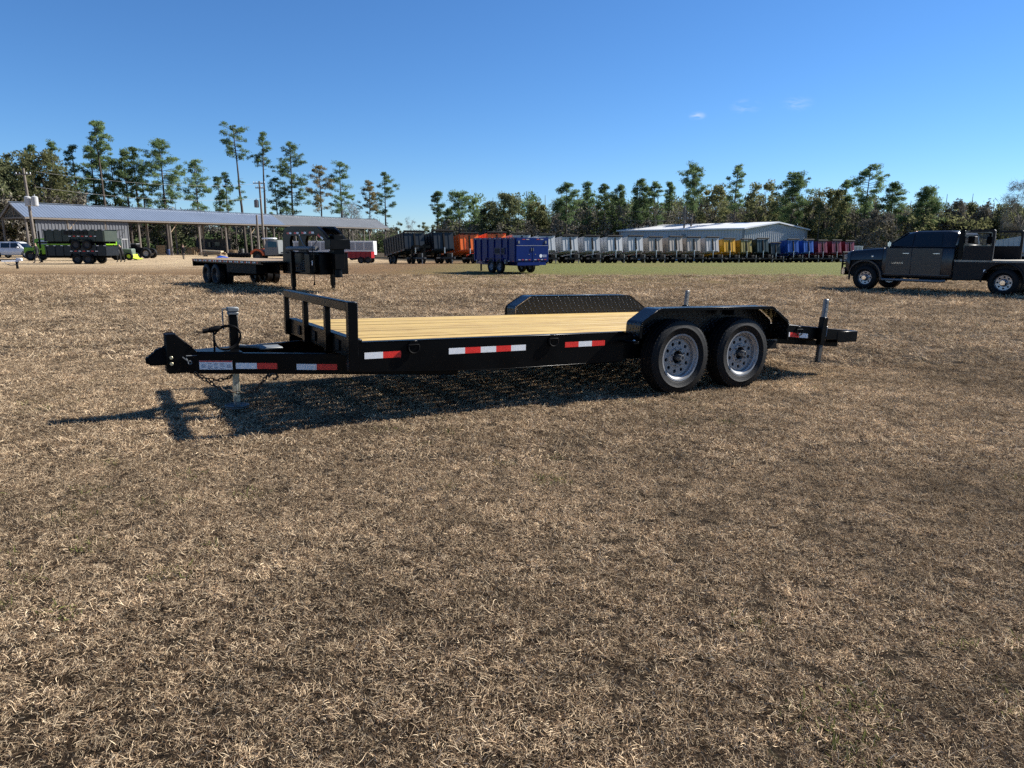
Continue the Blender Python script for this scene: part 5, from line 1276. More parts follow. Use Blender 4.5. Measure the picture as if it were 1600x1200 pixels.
P('tall pine with compact flat crown on a long bare trunk', 377, 195, 113, 44, .74, 24, lean=-.9, shape='flat', tufts=((-2, 290, 22), (-4, 306, 26)), group=GL)
P('tall thin leaning pine with a narrow top and a low side clump', 421, 207, 114, 32, .74, 25, lean=.7, dense=.8, tufts=((-14, 246, 14), (-12, 254, 12)), group=GL)
P('large full pine with irregular crown right of the utility pole', 462, 222, 113, 50, .35, 26, dense=1.2, lean=.3, tufts=((-22, 268, 30), (20, 282, 22), (-20, 300, 30)), group=GL)
P('small loose pine between the utility pole and the large full pine', 436, 278, 117, 30, .30, 27, dense=.8, group=GL)
P('pine with a rusty brown tinted round crown above the shed', 505, 258, 112, 42, .50, 28, leafm=NEEDLE_R, group=GL)
P('round crowned pine next to the rusty one', 536, 252, 114, 42, .42, 29, tufts=((8, 308, 26),), group=GL)
P('small flat topped pine, left one of the pair at the right shed end', 580, 284, 121, 28, .60, 30, leafm=NEEDLE_R, tufts=((-10, 322, 20), (4, 330, 16)), group=GL)
P('pine with rounded crown, right one of the pair at the right shed end', 604, 269, 122, 42, .45, 31, group=GL)
broad('bare pale tree behind the right half of the shed roof', 547, 312, 118, 34, 32, TWIG, bare=True, per=34, name='bare_tree')
# --- the gap in the middle: far small trees
for i, (u, v, w, lf, lab) in enumerate(((624, 345, 18, OAKLEAF, 'small far round tree at the right end of the shed'), (661, 347, 20, OAKLEAF, 'small far tree in the middle of the gap'), (682, 349, 20, OLIVE, 'small far olive tree left of the slim pines'))):
    broad(lab, u, v, 230, w, 40 + i, lf, group='far trees in the gap', n_cl=26)
broad('small bare pale tree in the gap between the woods', 643, 337, 215, 20, 44, TWIG, bare=True, per=30, name='bare_tree', n_cl=24)
P('slim pine at the right side of the gap', 685, 300, 138, 19, .55, 45, group=GR)
P('umbrella crowned pine right of the gap', 718, 300, 136, 42, .62, 46, shape='flat', group=GR)
P('thin pine right of the umbrella crowned pine', 741, 311, 140, 22, .45, 47, dense=.8, group=GR)
P('small low pine at the foot of the umbrella crowned pine', 702, 326, 142, 22, .30, 48, group=GR)
# --- right woods
broad('large dark round tree above the blue trailer', 795, 302, 140, 52, 50, OAKLEAF, group=GR)
broad('dark tree filling the space left of the large round one', 766, 314, 144, 32, 51, OAKLEAF, group=GR)
broad('olive grey tree between the large round tree and the spreading pine', 838, 316, 142, 36, 52, OLIVE, group=GR)
P('spreading pine with layered crown above the silver trailers', 884, 286, 134, 40, .50, 53, tufts=((-14, 318, 18), (12, 312, 16)), group=GR)
P('pine with a narrow crown right of the spreading layered pine', 917, 285, 140, 24, .45, 54, group=GR)
P('pine in the middle of the even dark tree group', 943, 288, 142, 30, .40, 55, dense=1.3, group=GR)
P('low dark pine on the right of the even tree group', 966, 289, 140, 30, .40, 56, dense=1.3, group=GR)
P('dark pine with a peaked crown before the flat topped pine', 997, 280, 138, 30, .45, 57, dense=1.3, group=GR)
P('dark broad pine left of the flat topped pine', 1020, 285, 140, 34, .45, 58, dense=1.3, group=GR)
P('small pine top just left of the flat topped pine', 1043, 284, 146, 18, .60, 59, group=GR)
P('flat topped pine with a leaning bare trunk above the warehouse', 1083, 260, 130, 46, .55, 60, lean=.9, shape='flat', dense=1.2, group=GR)
broad('brownish bare tree right of the flat topped pine', 1112, 288, 138, 50, 61, OLIVE, group=GR)
P('pine with a tidy oval crown above the warehouse roof', 1146, 259, 131, 34, .52, 62, lean=.4, shape='oval', group=GR)
broad('olive brown rounded tree above the warehouse gable', 1186, 281, 136, 54, 63, OLIVE, group=GR)
P('very dark bushy pine right of the warehouse gable', 1233, 271, 132, 62, .42, 64, dense=1.9, group=GR)
broad('olive yellow tree right of the very dark bushy pine', 1287, 294, 130, 64, 65, OLIVE, group=GR)
P('small pine top left of the big branching pine', 1314, 282, 134, 24, .60, 66, group=GR)
P('big branching pine with a high domed crown behind the pickup', 1349, 260, 128, 52, .48, 67, shape='flat', dense=1.15, lean=.5, group=GR)
P('dark dense pine leaning against the big branching pine', 1387, 286, 132, 50, .25, 68, dense=1.9, group=GR)
broad('grey brown bare tree in front of the woods behind the pickup hood', 1372, 330, 118, 60, 69, BRUSH, base=.1, group=GR)
P('round crowned dark pine over the pickup cab', 1441, 292, 130, 48, .40, 70, dense=1.6, group=GR)
broad('domed brown tree over the pickup headache rack', 1487, 312, 132, 36, 71, BRUSH, group=GR)
broad('small domed tree right of the headache rack', 1508, 317, 134, 26, 72, OAKLEAF, group=GR)
broad('dome shaped tree near the right edge over the flatbed', 1528, 318, 132, 30, 73, BRUSH, group=GR)
broad('wide dark tree at the right edge below the bare one', 1578, 318, 130, 60, 74, OAKLEAF, group=GR)
broad('tall pale bare tree at the right edge of the photo', 1590, 281, 122, 54, 75, TWIG, bare=True, per=44, name='bare_tree', base=.35)

# ------------------------------------------------------------------ woodland behind and below them: one mass of brush and trunks (stuff)
def woodland(name, spans, label, seed, left=False):
    """spans: (u0, u1, v_top, Y0, Y1, leaf material index, count)"""
    rg_ = np.random.default_rng(seed); VV, MI, tk = [], [], MB(); mats = [OAKLEAF, OLIVE, BRUSH, TWIG, NEEDLE]
    for u0, u1, vt, Y0, Y1, mi, cnt in spans:
        uu = u0 + (u1 - u0) * rg_.random(cnt); off = shed_back(uu) - 122 if left else 0; Yc = Y0 + off + (Y1 - Y0) * rg_.random(cnt)
        x = (uu - 800) / F_PX * Yc; zb = G(x, Yc); top = EYE + (383 - vt) / F_PX * Yc
        h = (top - zb) * (.05 + .90 * rg_.random(cnt) ** .85) * (.84 + .18 * np.sin(uu * .11 + vt) * np.cos(uu * .037))
        cen = np.stack([x, Yc, zb + h], -1); rad = .7 + .9 * rg_.random(cnt)
        if mi == 3: V = leaves(rg_, cen, rad * 1.3, 22, 1.5, 1.3, .03)
        else: V = leaves(rg_, cen, rad * 1.1, 44, .38, .9, .5)
        VV.append(V); MI.append(np.full(len(V) // 3, mi))
        for _ in range(int((u1 - u0) / 7)):
            ut = u0 + (u1 - u0) * rg_.random(); Yt = Y0 + (float(shed_back(ut)) - 122 if left else 0) + (Y1 - Y0) * rg_.random() * .7; xt = (ut - 800) / F_PX * Yt; z0 = float(G(xt, Yt)); ht = (EYE + (383 - vt) / F_PX * Yt - z0) * (.6 + .4 * rg_.random())
            ln = rg_.normal(0, .5); tk.tube([(xt, Yt, z0), (xt + ln * .5, Yt, z0 + ht * .5), (xt + ln, Yt, z0 + ht)], [.16, .11, .04], 5)
    V = np.concatenate(VV); mi = np.concatenate(MI); nv = len(V)
    F3 = np.arange(nv).reshape(-1, 3)
    tv = np.array(tk.v); quads = [f for f in tk.f if len(f) == 4]
    tf = np.array([[q[0], q[1], q[2]] for q in quads] + [[q[0], q[2], q[3]] for q in quads]) + nv
    me = np_mesh(name, np.concatenate([V, tv]), np.concatenate([F3, tf]), mats + [BARK, PALEB], np.concatenate([mi, np.where(rg_.random(len(tf)) < .0, 6, 5)]))
    return tag(link(name, me), label, 'woods', kind='stuff')
woodland('woodland_left', [(-60, 150, 262, 122, 150, 0, 700), (-60, 150, 300, 118, 138, 2, 700), (140, 330, 320, 124, 150, 2, 420), (140, 330, 330, 124, 150, 0, 420), (320, 620, 342, 124, 150, 2, 380), (330, 620, 350, 126, 150, 0, 520), (100, 420, 335, 124, 146, 3, 110), (-60, 620, 366, 124, 160, 4, 2200)], 'dark mass of brush and trunks seen under and behind the shed', 3, True)
woodland('woodland_right', [(690, 860, 330, 140, 170, 0, 520), (690, 900, 345, 134, 160, 2, 520), (740, 1060, 300, 142, 175, 4, 800), (860, 1300, 312, 136, 170, 2, 1100), (900, 1300, 302, 145, 175, 0, 900), (860, 1320, 308, 138, 165, 3, 420), (1030, 1330, 300, 140, 165, 1, 420), (1260, 1660, 318, 130, 165, 2, 900), (1260, 1660, 326, 124, 150, 1, 500), (1260, 1500, 306, 140, 170, 0, 620), (1480, 1660, 322, 140, 170, 0, 320), (1400, 1660, 322, 132, 160, 3, 260)], 'brown and olive woodland behind the trailer row and pickup', 4)
woodland('woodland_far', [(600, 760, 358, 230, 300, 2, 330), (600, 760, 362, 240, 320, 0, 200)], 'low far woods seen in the gap between the tree groups', 5)

# ------------------------------------------------------------------ yard on the far left: vehicles, stacked trailers, oddments
LIME = paint('lime_green', (.14, .30, .008), .35)
GREEN_D = paint('dark_olive_green', (.034, .046, .036), .5)
def vehicle_loft(t, secs, m, name, bevel=.03):
    mb = MB(); loft_sides(mb, secs); return mb.build(name, m, t, bevel=bevel, smooth=45)
HIVISP = mat('hi_vis_yellow', (.42, .60, .02), .5)
def suv():
    Y = 86; x0 = ux(25, Y)
    t = thing('white_suv', 'white long suv parked at the left edge beside the green truck', 'suv', (x0, Y, g(x0, Y)))
    def lo(x, zb, zt, w): return [(x, -w * .93, zt), (x, -w, zt - .12), (x, -w, zb + .1), (x, -w * .95, zb), (x, w * .95, zb), (x, w, zb + .1), (x, w, zt - .12), (x, w * .93, zt)]
    SUVW = mat('suv_white', (.55, .57, .60), .25, vary=.04, coat=.3)
    body = vehicle_loft(t, [lo(-2.78, .45, 1.05, .93), lo(-2.70, .36, 1.16, 1.0), lo(1.3, .36, 1.14, 1.0), lo(2.5, .38, 1.05, .98), lo(2.76, .42, .92, .88)], SUVW, 'body')
    def hi(x, zt, wb, wt): return [(x, -wb, 1.13), (x, -wt, zt), (x, wt, zt), (x, wb, 1.13)]
    cab = vehicle_loft(t, [hi(-2.68, 1.3, .95, .90), hi(-2.45, 1.88, .95, .76), hi(.35, 1.92, .95, .76), hi(.75, 1.82, .95, .74), hi(1.42, 1.18, .93, .90)], SUVW, 'cabin')
    wy = lambda z: .95 - .19 * (z - 1.13) / .79
    for sg in (1, -1):
        for x0_, x1_, t0, t1 in ((-2.45, -1.35, -2.35, -1.35), (-1.22, -.18, -1.22, -.18), (-.08, 1.12, -.08, .62)):
            p = [(x0_, sg * (wy(1.2) + .008), 1.20), (x1_, sg * (wy(1.2) + .008), 1.20), (t1, sg * (wy(1.76) + .008), 1.76), (t0, sg * (wy(1.76) + .008), 1.76)]
            MB().add(p, [(0, 1, 2, 3)]).build('side_window', GLASS, cab)
        for x in (-1.72, 1.66):
            put_wheel(t, sw('s', .40, .26, .26, 'suv_wheel', mat('suv_rim', (.2, .2, .21), .3, metal=.7)), (x, sg * .90, .40)); fl = MB(); fl.prism(arc(x, .40, .50, 0, 180, 14) + arc(x, .40, .44, 180, 0, 14), 'y', *sorted((sg * .985, sg * 1.015))); fl.build('wheel_arch', BLACKM, body)
        MB().box(.80, .98, *sorted((sg * 1.0, sg * 1.2)), 1.16, 1.34).build('mirror', SUVW, t, bevel=.03)
    MB().add([(.78, -.72, 1.79), (1.40, -.84, 1.21), (1.40, .84, 1.21), (.78, .72, 1.79)], [(0, 1, 2, 3)]).build('windscreen', GLASS, cab)
suv()
def stacked_dump(label, u, v_base, Y, zoff, m, wheels, slots, H_, group):
    x = ux(u, Y); t = thing('stacked_dump_trailer', label, 'trailer', (x, Y, g(x, Y) + zoff), 0, group)
    L, W_, Z0 = 2.45, .95, .66
    bd = MB(); bd.box(-L, L, -W_, W_, Z0, Z0 + .05)
    for sg in (1, -1): bd.box(-L, L, sg * W_ - .02, sg * W_ + .02, Z0 + .051, Z0 + H_); bd.box(-L - .02, L + .02, sg * W_ - .05, sg * W_ + .05, Z0 + H_ + .001, Z0 + H_ + .09)
    for xx in (-L, L): bd.box(xx - .02, xx + .02, -W_ + .021, W_ - .021, Z0 + .051, Z0 + H_)
    B = bd.build('bed', m, t)
    for xx in np.linspace(-L + .1, L - .1, 8): MB().box(xx - .05, xx + .05, -W_ - .07, -W_ - .021, Z0, Z0 + H_).build('side_post', m, B)
    for k in range(9): MB().box(-L + .15 + k * .58, -L + .33 + k * .58, -W_ - .056, -W_ - .051, Z0 + H_ + .02, Z0 + H_ + .07).build('reflective_tape', WHITE_TAPE, B)
    for k in range(7): MB().box(-.4 + k * .34, -.2 + k * .34, -W_ - .0765, -W_ - .072, Z0 + H_ * .45, Z0 + H_ * .45 + .05).build('reflective_tape', RED_TAPE if k % 2 else WHITE_TAPE, B)
    if slots:
        for k in range(6): MB().box(-.75 + k * .33, -.50 + k * .33, -W_ - .085, -W_ - .022, Z0 + H_ * .62, Z0 + H_ * .95).build('side_slot', DARKIN, B)
    MB().box(-L, L + .1, -.5, -.4, Z0 - .18, Z0 - .001).build('chassis_rail', BLACKM, t); MB().box(-L, L + .1, .4, .5, Z0 - .18, Z0 - .001).build('chassis_rail', BLACKM, t)
    tn = MB(); tn.bar((-L, -.45, Z0 - .1), (-L - 1.2, -.05, Z0 - .1), .08, .14); tn.bar((-L, .45, Z0 - .1), (-L - 1.2, .05, Z0 - .1), .08, .14); tn.build('tongue', BLACKM, t)
    MB().box(-L - 1.05, -L - .95, -.05, .05, .1, 1.5 if slots else 1.1).build('jack', BLACKM, t)
    for xx in wheels:
        for sg in (1, -1): put_wheel(t, sw('d', .39, .22, .24, 'wheel', DARKRIM), (xx, sg * 1.0, .385))
    f_ = MB(); f_.prism([(wheels[0] - .5, Z0 - .2), (wheels[0] - .36, Z0 + .14), (wheels[1] + .36, Z0 + .14), (wheels[1] + .5, Z0 - .2), (wheels[1] + .52, Z0 - .2), (wheels[1] + .37, Z0 + .16), (wheels[0] - .37, Z0 + .16), (wheels[0] - .52, Z0 - .2)], 'y', -1.14, -.86); f_.build('fender', BLACKM, t)
    return t
stacked_dump('black dump trailer side on, carrying a second trailer, at the far left', 128, 411, 59.5, 0, paint('dump_black', COLS['black']), (.1, .95), False, .76, 'stacked dump trailers')
stacked_dump('dark green dump trailer stacked on top of the black one', 128, 411, 59.5, 1.14, GREEN_D, (.1, 1.0), True, .86, 'stacked dump trailers')
def lime_truck():
    Y = 72; x = ux(74, Y)
    t = thing('lime_truck', 'lime green truck parked behind the stacked dump trailers', 'truck', (x, Y, g(x, Y)))
    cb = vehicle_loft(t, [[(-.75, -1.0, .62), (-.75, -1.0, 1.30), (-.60, -.92, 2.12), (-.60, .92, 2.12), (-.75, 1.0, 1.30), (-.75, 1.0, .62)], [(.85, -1.0, .62), (.85, -1.0, 1.30), (.85, -.92, 2.18), (.85, .92, 2.18), (.85, 1.0, 1.30), (.85, 1.0, .62)]], LIME, 'cab')
    MB().add([(-.30, -.985, 1.42), (.62, -.985, 1.42), (.62, -.945, 2.0), (-.22, -.945, 2.0)], [(0, 1, 2, 3)]).build('side_window', mat('pale_glass', (.35, .4, .45), .1), cb)
    MB().box(-.62, -.40, -1.02, -1.004, .7, 1.1).build('step_panel', GALV, cb)
    bd = MB(); bd.box(.95, 6.4, -1.05, 1.05, .95, 1.86); bd.build('bed', LIME, t, bevel=.04)
    MB().tube([(2.6, -.6, 2.0), (5.6, -.6, 2.0)], .22, 12).build('roll_tarp', WHITEP, t)
    MB().box(5.9, 6.38, -1.09, -1.052, 1.0, 1.9).build('tail_post', mat('yellow_lime', (.42, .62, .02), .4), t)
    MB().box(-1.9, -.76, -.85, .85, .65, 1.30).build('hood', LIME, t, bevel=.08)
    for xx in (-1.2, 3.6, 4.7):
        for sg in (1, -1): put_wheel(t, sw('l', .48, .27, .30, 'truck_tyre', DARKRIM), (xx, sg * .92, .48))
    MB().box(-1.9, 6.3, -.5, .5, .45, .62).build('chassis', BLACKM, t)
lime_truck()
def hitch_trailer():
    Y = 46; x = ux(16, Y)
    t = thing('small_trailer', 'small low trailer with white coupler cut by the left edge', 'trailer', (x, Y, g(x, Y)))
    MB().box(-4.2, -.35, -.9, .9, .48, .60).build('deck', BLACKM, t); MB().box(-4.2, -.36, -.905, -.9005, .50, .56).build('reflective_tape', RED_TAPE, t)
    MB().box(-4.2, -.5, -.9, -.8, .61, 1.0).build('side_board', GREEN_D, t)
    for sg in (1, -1): MB().bar((-.36, sg * .5, .5), (.42, sg * .05, .5), .07, .10).build('tongue_rail', WHITEP, t)
    MB().box(.28, .62, -.08, .08, .50, .68).build('coupler', WHITEP, t, bevel=.02)
    MB().box(.22, .32, -.05, .05, .01, .58).build('jack', BLACKM, t)
    MB().tube([(.5, -.1, .45), (.35, -.12, .28), (.0, -.14, .2), (-.3, -.16, .3), (-.4, -.2, .5)], .02, 6).build('safety_chain', GALV, t)
    for sg in (1, -1): put_wheel(t, sw('h', .33, .2, .2, 'wheel', DARKRIM), (-2.2, sg * 1.0, .33))
hitch_trailer()
# old truck with orange fenders behind the gooseneck trailer
def orange_truck():
    Y = 80; x = ux(417, Y); OR = paint('faded_orange', (.50, .10, .03), .5); GY = paint('primer_grey', (.13, .14, .14), .6)
    t = thing('old_truck', 'old grey truck with orange front fenders behind the gooseneck trailer', 'truck', (x, Y, g(x, Y)))
    vehicle_loft(t, [[(-1.45, -.62, .7), (-1.45, -.60, 1.18), (-1.45, .60, 1.18), (-1.45, .62, .7)], [(.0, -.72, .7), (.0, -.72, 1.30), (.0, .72, 1.30), (.0, .72, .7)]], GY, 'hood')
    for sg in (1, -1):
        f_ = MB(); f_.prism(arc(-.78, .55, .80, 5, 165, 12) + arc(-.78, .55, .58, 165, 5, 12), 'y', *sorted((sg * .70, sg * 1.12))); f_.build('fender', OR, t, bevel=.03)
        put_wheel(t, sw('o', .50, .28, .28, 'truck_tyre', DARKRIM), (-.78, sg * .92, .50)); put_wheel(t, sw('o', .50, .28, .28, 'truck_tyre', DARKRIM), (3.4, sg * .92, .50))
    cb = vehicle_loft(t, [[(.02, -.98, .62), (.02, -.98, 1.45), (.18, -.85, 2.25), (.18, .85, 2.25), (.02, .98, 1.45), (.02, .98, .62)], [(1.55, -.98, .62), (1.55, -.98, 1.45), (1.50, -.85, 2.28), (1.50, .85, 2.28), (1.55, .98, 1.45), (1.55, .98, .62)]], GY, 'cab')
    MB().add([(.42, -.985, 1.52), (1.42, -.985, 1.52), (1.38, -.90, 2.1), (.42, -.90, 2.1)], [(0, 1, 2, 3)]).build('side_window', mat('teal_glass', (.03, .07, .075), .08), cb)
    MB().add([(.01, -.85, 1.50), (.01, .85, 1.50), (.145, .78, 2.15), (.145, -.78, 2.15)], [(0, 1, 2, 3)]).build('windscreen', mat('teal_glass', (.03, .07, .075), .08), cb)
    MB().box(-.35, 1.0, -.55, .55, 2.36, 2.52).build('roof_lamp_bar', WHITEP, cb, bevel=.06)
    MB().box(.30, .36, -.5, .5, 2.27, 2.36).build('lamp_bracket', STEEL, cb)
    MB().box(-1.5, 4.2, -.45, .45, .50, .68).build('chassis', BLACKM, t); MB().box(1.8, 4.3, -1.0, 1.0, .85, 1.0).build('bed', GY, t)
orange_truck()
def red_trailer():
    Y = 77; x = ux(563, Y); RD = paint('bright_red', (.26, .006, .012), .4)
    t = thing('red_trailer', 'red utility trailer left of the black dump trailers', 'trailer', (x, Y, g(x, Y)))
    bd = MB(); bd.box(-1.5, 1.3, -.85, .85, .55, .62)
    for sg in (1, -1): bd.box(-1.5, 1.3, sg * .85 - .02, sg * .85 + .02, .621, 1.22)
    bd.box(1.28, 1.30, -.829, .829, .621, 1.22); bd.box(-1.5, -1.48, -.829, .829, .621, 1.22); B = bd.build('bed', RD, t)
    for k in range(6): MB().box(-1.4 + k * .5, -1.34 + k * .5, -.92, -.872, .58, 1.24).build('side_post', RD, B)
    for sg in (1, -1): put_wheel(t, sw('h', .33, .2, .2, 'wheel', DARKRIM), (.95, sg * .96, .33)); put_wheel(t, sw('h', .33, .2, .2, 'wheel', DARKRIM), (.2, sg * .96, .33))
    MB().bar((-1.5, 0, .5), (-2.8, 0, .5), .1, .12).build('tongue', RD, t); MB().box(-2.5, -2.42, -.04, .04, 0, .8).build('jack', BLACKM, t)
red_trailer()
def panel_trailer():
    Y = 98; x = ux(517, Y)
    t = thing('white_box_trailer', 'long white panelled box trailer seen through the gooseneck neck', 'trailer', (x, Y, g(x, Y)))
    GYP = mat('grey_panel', (.22, .23, .25), .5)
    MB().box(-6.0, 6.0, -1.1, 1.1, .7, 2.55).build('box', mat('box_white', (.48, .49, .50), .5, vary=.08), t, bevel=.03)
    for k in range(10):
        MB().box(-5.75 + k * 1.17, -4.75 + k * 1.17, -1.12, -1.103, 1.35, 2.35).build('panel', GLASS if k == 0 else GYP, t)
    for xx in (3.0, 4.0):
        for sg in (1, -1): put_wheel(t, sw('d', .39, .22, .24, 'wheel', DARKRIM), (xx, sg * .95, .39))
    MB().box(-6, 6, -.5, .5, .5, .69).build('chassis', BLACKM, t)
    MB().box(-5.9, -5.7, -.2, .2, 0.0, .5).build('stand', BLACKM, t)
panel_trailer()
def simple(name, label, cat, u, Y, builder, group=None, rz=0):
    x = ux(u, Y); t = thing(name, label, cat, (x, Y, g(x, Y)), rz, group); builder(t); return t
def lumber(t):
    r2 = random.Random(4)
    for k in range(9):
        y = -.6 + (k % 3) * .42; z = .12 + (k // 3) * .16; M = Matrix.Rotation(r2.uniform(-.12, .12), 4, 'Z')
        MB().box(-1.6 + r2.uniform(-.2, .2), 1.4 + r2.uniform(-.2, .4), y, y + .36, z, z + .10, 0, M).build('board', OLDWOOD, t)
    for xx in (-1.0, .9): MB().box(xx, xx + .15, -.7, .8, 0, .115).build('bearer', OLDWOOD, t)
    MB().box(-1.2, 1.3, -.5, .5, .62, .80, 0, Matrix.Rotation(.05, 4, 'Y')).build('plywood_sheet', mat('plywood', (.42, .34, .22), .6), t)
simple('lumber_pile', 'pile of old boards and plywood before the shed', 'lumber', 331, 98, lumber)
def culvert(t):
    mb = MB(); mb.lathe([(.30, -1.45), (.30, 1.45), (.26, 1.45), (.26, -1.45)], 18, 0, Matrix.Translation((0, 0, .30)) @ Matrix.Rotation(R(90), 4, 'Z')); mb.build('pipe', BLACKM, t)
    for k in range(8): 
        rg2 = MB(); rg2.lathe([(.30, -.04), (.325, 0), (.30, .04)], 18, 0, Matrix.Translation((-1.3 + k * .37, 0, .30)) @ Matrix.Rotation(R(90), 4, 'Z'), closed=False); rg2.build('pipe_rib', BLACKM, t)
simple('culvert_pipe', 'black ribbed culvert pipe lying before the shed', 'pipe', 373, 95, culvert)
def tarp(t):
    vs = []; r2 = random.Random(9); n, m = 7, 5
    for i in range(n):
        for j in range(m): vs.append((-.7 + i * .23, -.5 + j * .25, .02 + .22 * math.sin(i * .5 + .2) * math.sin(j * .8) ** 2 + r2.uniform(0, .06)))
    MB().add(vs, [(i * m + j, (i + 1) * m + j, (i + 1) * m + j + 1, i * m + j + 1) for i in range(n - 1) for j in range(m - 1)]).build('sheet', mat('blue_tarp', (.01, .07, .36), .45), t)
simple('blue_tarp', 'crumpled blue tarp on the ground near the culvert pipe', 'tarp', 346, 90, tarp)
def dark_box(t):
    MB().box(-2.4, 2.4, -1.2, 1.2, .15, 2.5).build('body', mat('container_dark', (.012, .014, .017), .6, vary=.3), t, bevel=.03)
    for k in range(3): MB().box(-1.9 + k * 1.3, -1.1 + k * 1.3, -1.225, -1.201, 1.2, 2.0).build('panel', GLASS, t)
    for xx in (-2.0, 2.0): MB().box(xx - .15, xx + .15, -1.1, 1.1, 0, .149).build('skid', BLACKM, t)
simple('dark_container', 'dark box container standing under the middle of the shed', 'container', 334, 121, dark_box)
def white_box(t):
    MB().box(-1.1, 1.1, -1.2, 1.2, .12, 2.30).build('body', mat('cream_white', (.55, .57, .56), .5, vary=.08), t, bevel=.03)
    MB().box(-1.15, 1.15, -1.25, 1.25, 2.305, 2.40).build('roof', WHITEP, t)
    for k in range(4): MB().box(-1.0 + k * .55, -.95 + k * .55, -1.23, -1.201, .2, 2.2).build('wall_rib', GALV, t)
    MB().box(-1.0, 1.0, -1.1, 1.1, 0, .119).build('skid', BLACKM, t)
simple('white_container', 'small white container between the maroon trailers and the pickup', 'container', 1331, 108, white_box)
def machine(t):
    MB().box(-1.1, .6, -.45, .45, .55, 1.25).build('body', BLACKM, t, bevel=.08); MB().box(-1.0, -.2, -.35, .35, 1.251, 1.62).build('engine_cover', BLACKM, t, bevel=.08)
    MB().box(-.95, -.25, -.40, .40, 1.625, 1.70).build('canopy', mat('faded_grey', (.18, .18, .18), .6), t)
    for xx, r_ in ((-.7, .50), (.95, .58)):
        for sg in (1, -1): put_wheel(t, small_wheel_mesh(r_, r_ * .55, .35, 'big_tyre', mat('dusty_rim', (.30, .28, .25), .6)), (xx, sg * .68, r_))
    MB().bar((.5, 0, .9), (1.6, 0, .7), .3, .2).build('boom', BLACKM, t)
simple('small_tractor', 'dark small tractor with fat tyres left of the open shed posts', 'tractor', 219, 84, machine)
def grey_tractor(t):
    MB().box(-.9, 1.0, -.4, .4, .5, 1.15).build('body', mat('pale_green_grey', (.10, .13, .10), .5), t, bevel=.08)
    cbm = MB(); 
    for xx in (-.85, .1):
        for y in (-.5, .5): cbm.box(xx - .04, xx + .04, y - .04, y + .04, 1.151, 2.05)
    cbm.box(-.95, .2, -.6, .6, 2.051, 2.14); cbm.build('cab_frame', mat('cab_grey', (.25, .25, .25), .5), t)
    MB().prism([(.95, .10), (1.55, .06), (1.60, .12), (1.18, .22), (1.10, .58), (.98, .60)], 'y', -.6, .6).build('front_bucket', HIVISP, t, bevel=.02); MB().bar((.6, -.45, .75), (1.05, -.45, .40), .08, .10).build('loader_arm', HIVISP, t); MB().bar((.6, .45, .75), (1.05, .45, .40), .08, .10).build('loader_arm', HIVISP, t)
    MB().box(-.83, .08, -.49, -.48, 1.2, 2.0).build('cab_glass', mat('pale_glass', (.35, .4, .45), .1), t)
    for xx, r_ in ((-.5, .55), (.8, .38)):
        for sg in (1, -1): put_wheel(t, small_wheel_mesh(r_, r_ * .5, .3, 'tractor_tyre', mat('rim_yellow', (.45, .60, .03), .5)), (xx, sg * .62, r_))
simple('cab_tractor', 'small tractor with glass cab and lime rims behind the two workers', 'tractor', 193, 74, grey_tractor)
def rack(t):
    for xx in (-.55, .55): MB().box(xx - .05, xx + .05, -.05, .05, 0, 3.5).build('upright', GALV, t)
    MB().box(-.6, .6, -.05, .05, 3.501, 3.6).build('top_bar', GALV, t); MB().bar((-.5, 0, 2.2), (.5, 0, 3.4), .05, .05).build('brace', GALV, t)
simple('gantry_stand', 'tall thin metal gantry standing between the workers and the shed', 'gantry', 191, 100, rack)

def pallets(t):
    n = t['layers']; r2 = random.Random(n * 7 + 1)
    for k in range(n):
        z = k * .15
        for y in (-.5, 0, .5): MB().box(-.6, .6, y - .05, y + .05, z, z + .10).build('stringer', OLDWOOD, t)
        for j in range(5): MB().box(-.6 + j * .27, -.6 + j * .27 + .12, -.58, .58, z + .101, z + .125).build('slat', OLDWOOD, t)
def drum(t):
    mb = MB(); mb.lathe([(.001, 0), (.28, 0), (.29, .02), (.285, .29), (.30, .30), (.285, .31), (.285, .59), (.30, .60), (.285, .61), (.29, .88), (.28, .90), (.001, .89)], 18, 0, Matrix.Rotation(R(90), 4, 'X'), closed=False); mb.build('drum', DRUMC[t['tint']], t)
DRUMC = [mat('drum_blue', (.01, .03, .10), .5), mat('drum_rust', (.10, .045, .025), .7), mat('drum_grey', (.10, .10, .10), .6)]
def yard(name, label, cat, u, dY, key, val, fn):
    Y = float(shed_back(u)) - 21 + dY; x = ux(u, Y); t = thing(name, label, cat, (x, Y, g(x, Y)), rnd.uniform(-.3, .3)); t[key] = val; fn(t); del t[key]
yard('pallet_stack', 'stack of pallets under the shed left of the dark container', 'pallets', 300, 5, 'layers', 8, pallets)
yard('pallet_stack', 'low stack of pallets under the shed right of the dark container', 'pallets', 362, 4, 'layers', 5, pallets)
yard('pallet_stack', 'tall stack of pallets under the shed near its left bays', 'pallets', 252, 5, 'layers', 10, pallets)
yard('steel_drum', 'blue steel drum under the shed beside the tall pallets', 'drum', 262, 4, 'tint', 0, drum)
yard('steel_drum', 'rusty steel drum under the shed between the pallet stacks', 'drum', 312, 3, 'tint', 1, drum)
yard('steel_drum', 'grey steel drum under the shed behind the culvert pipe', 'drum', 378, 4, 'tint', 2, drum)
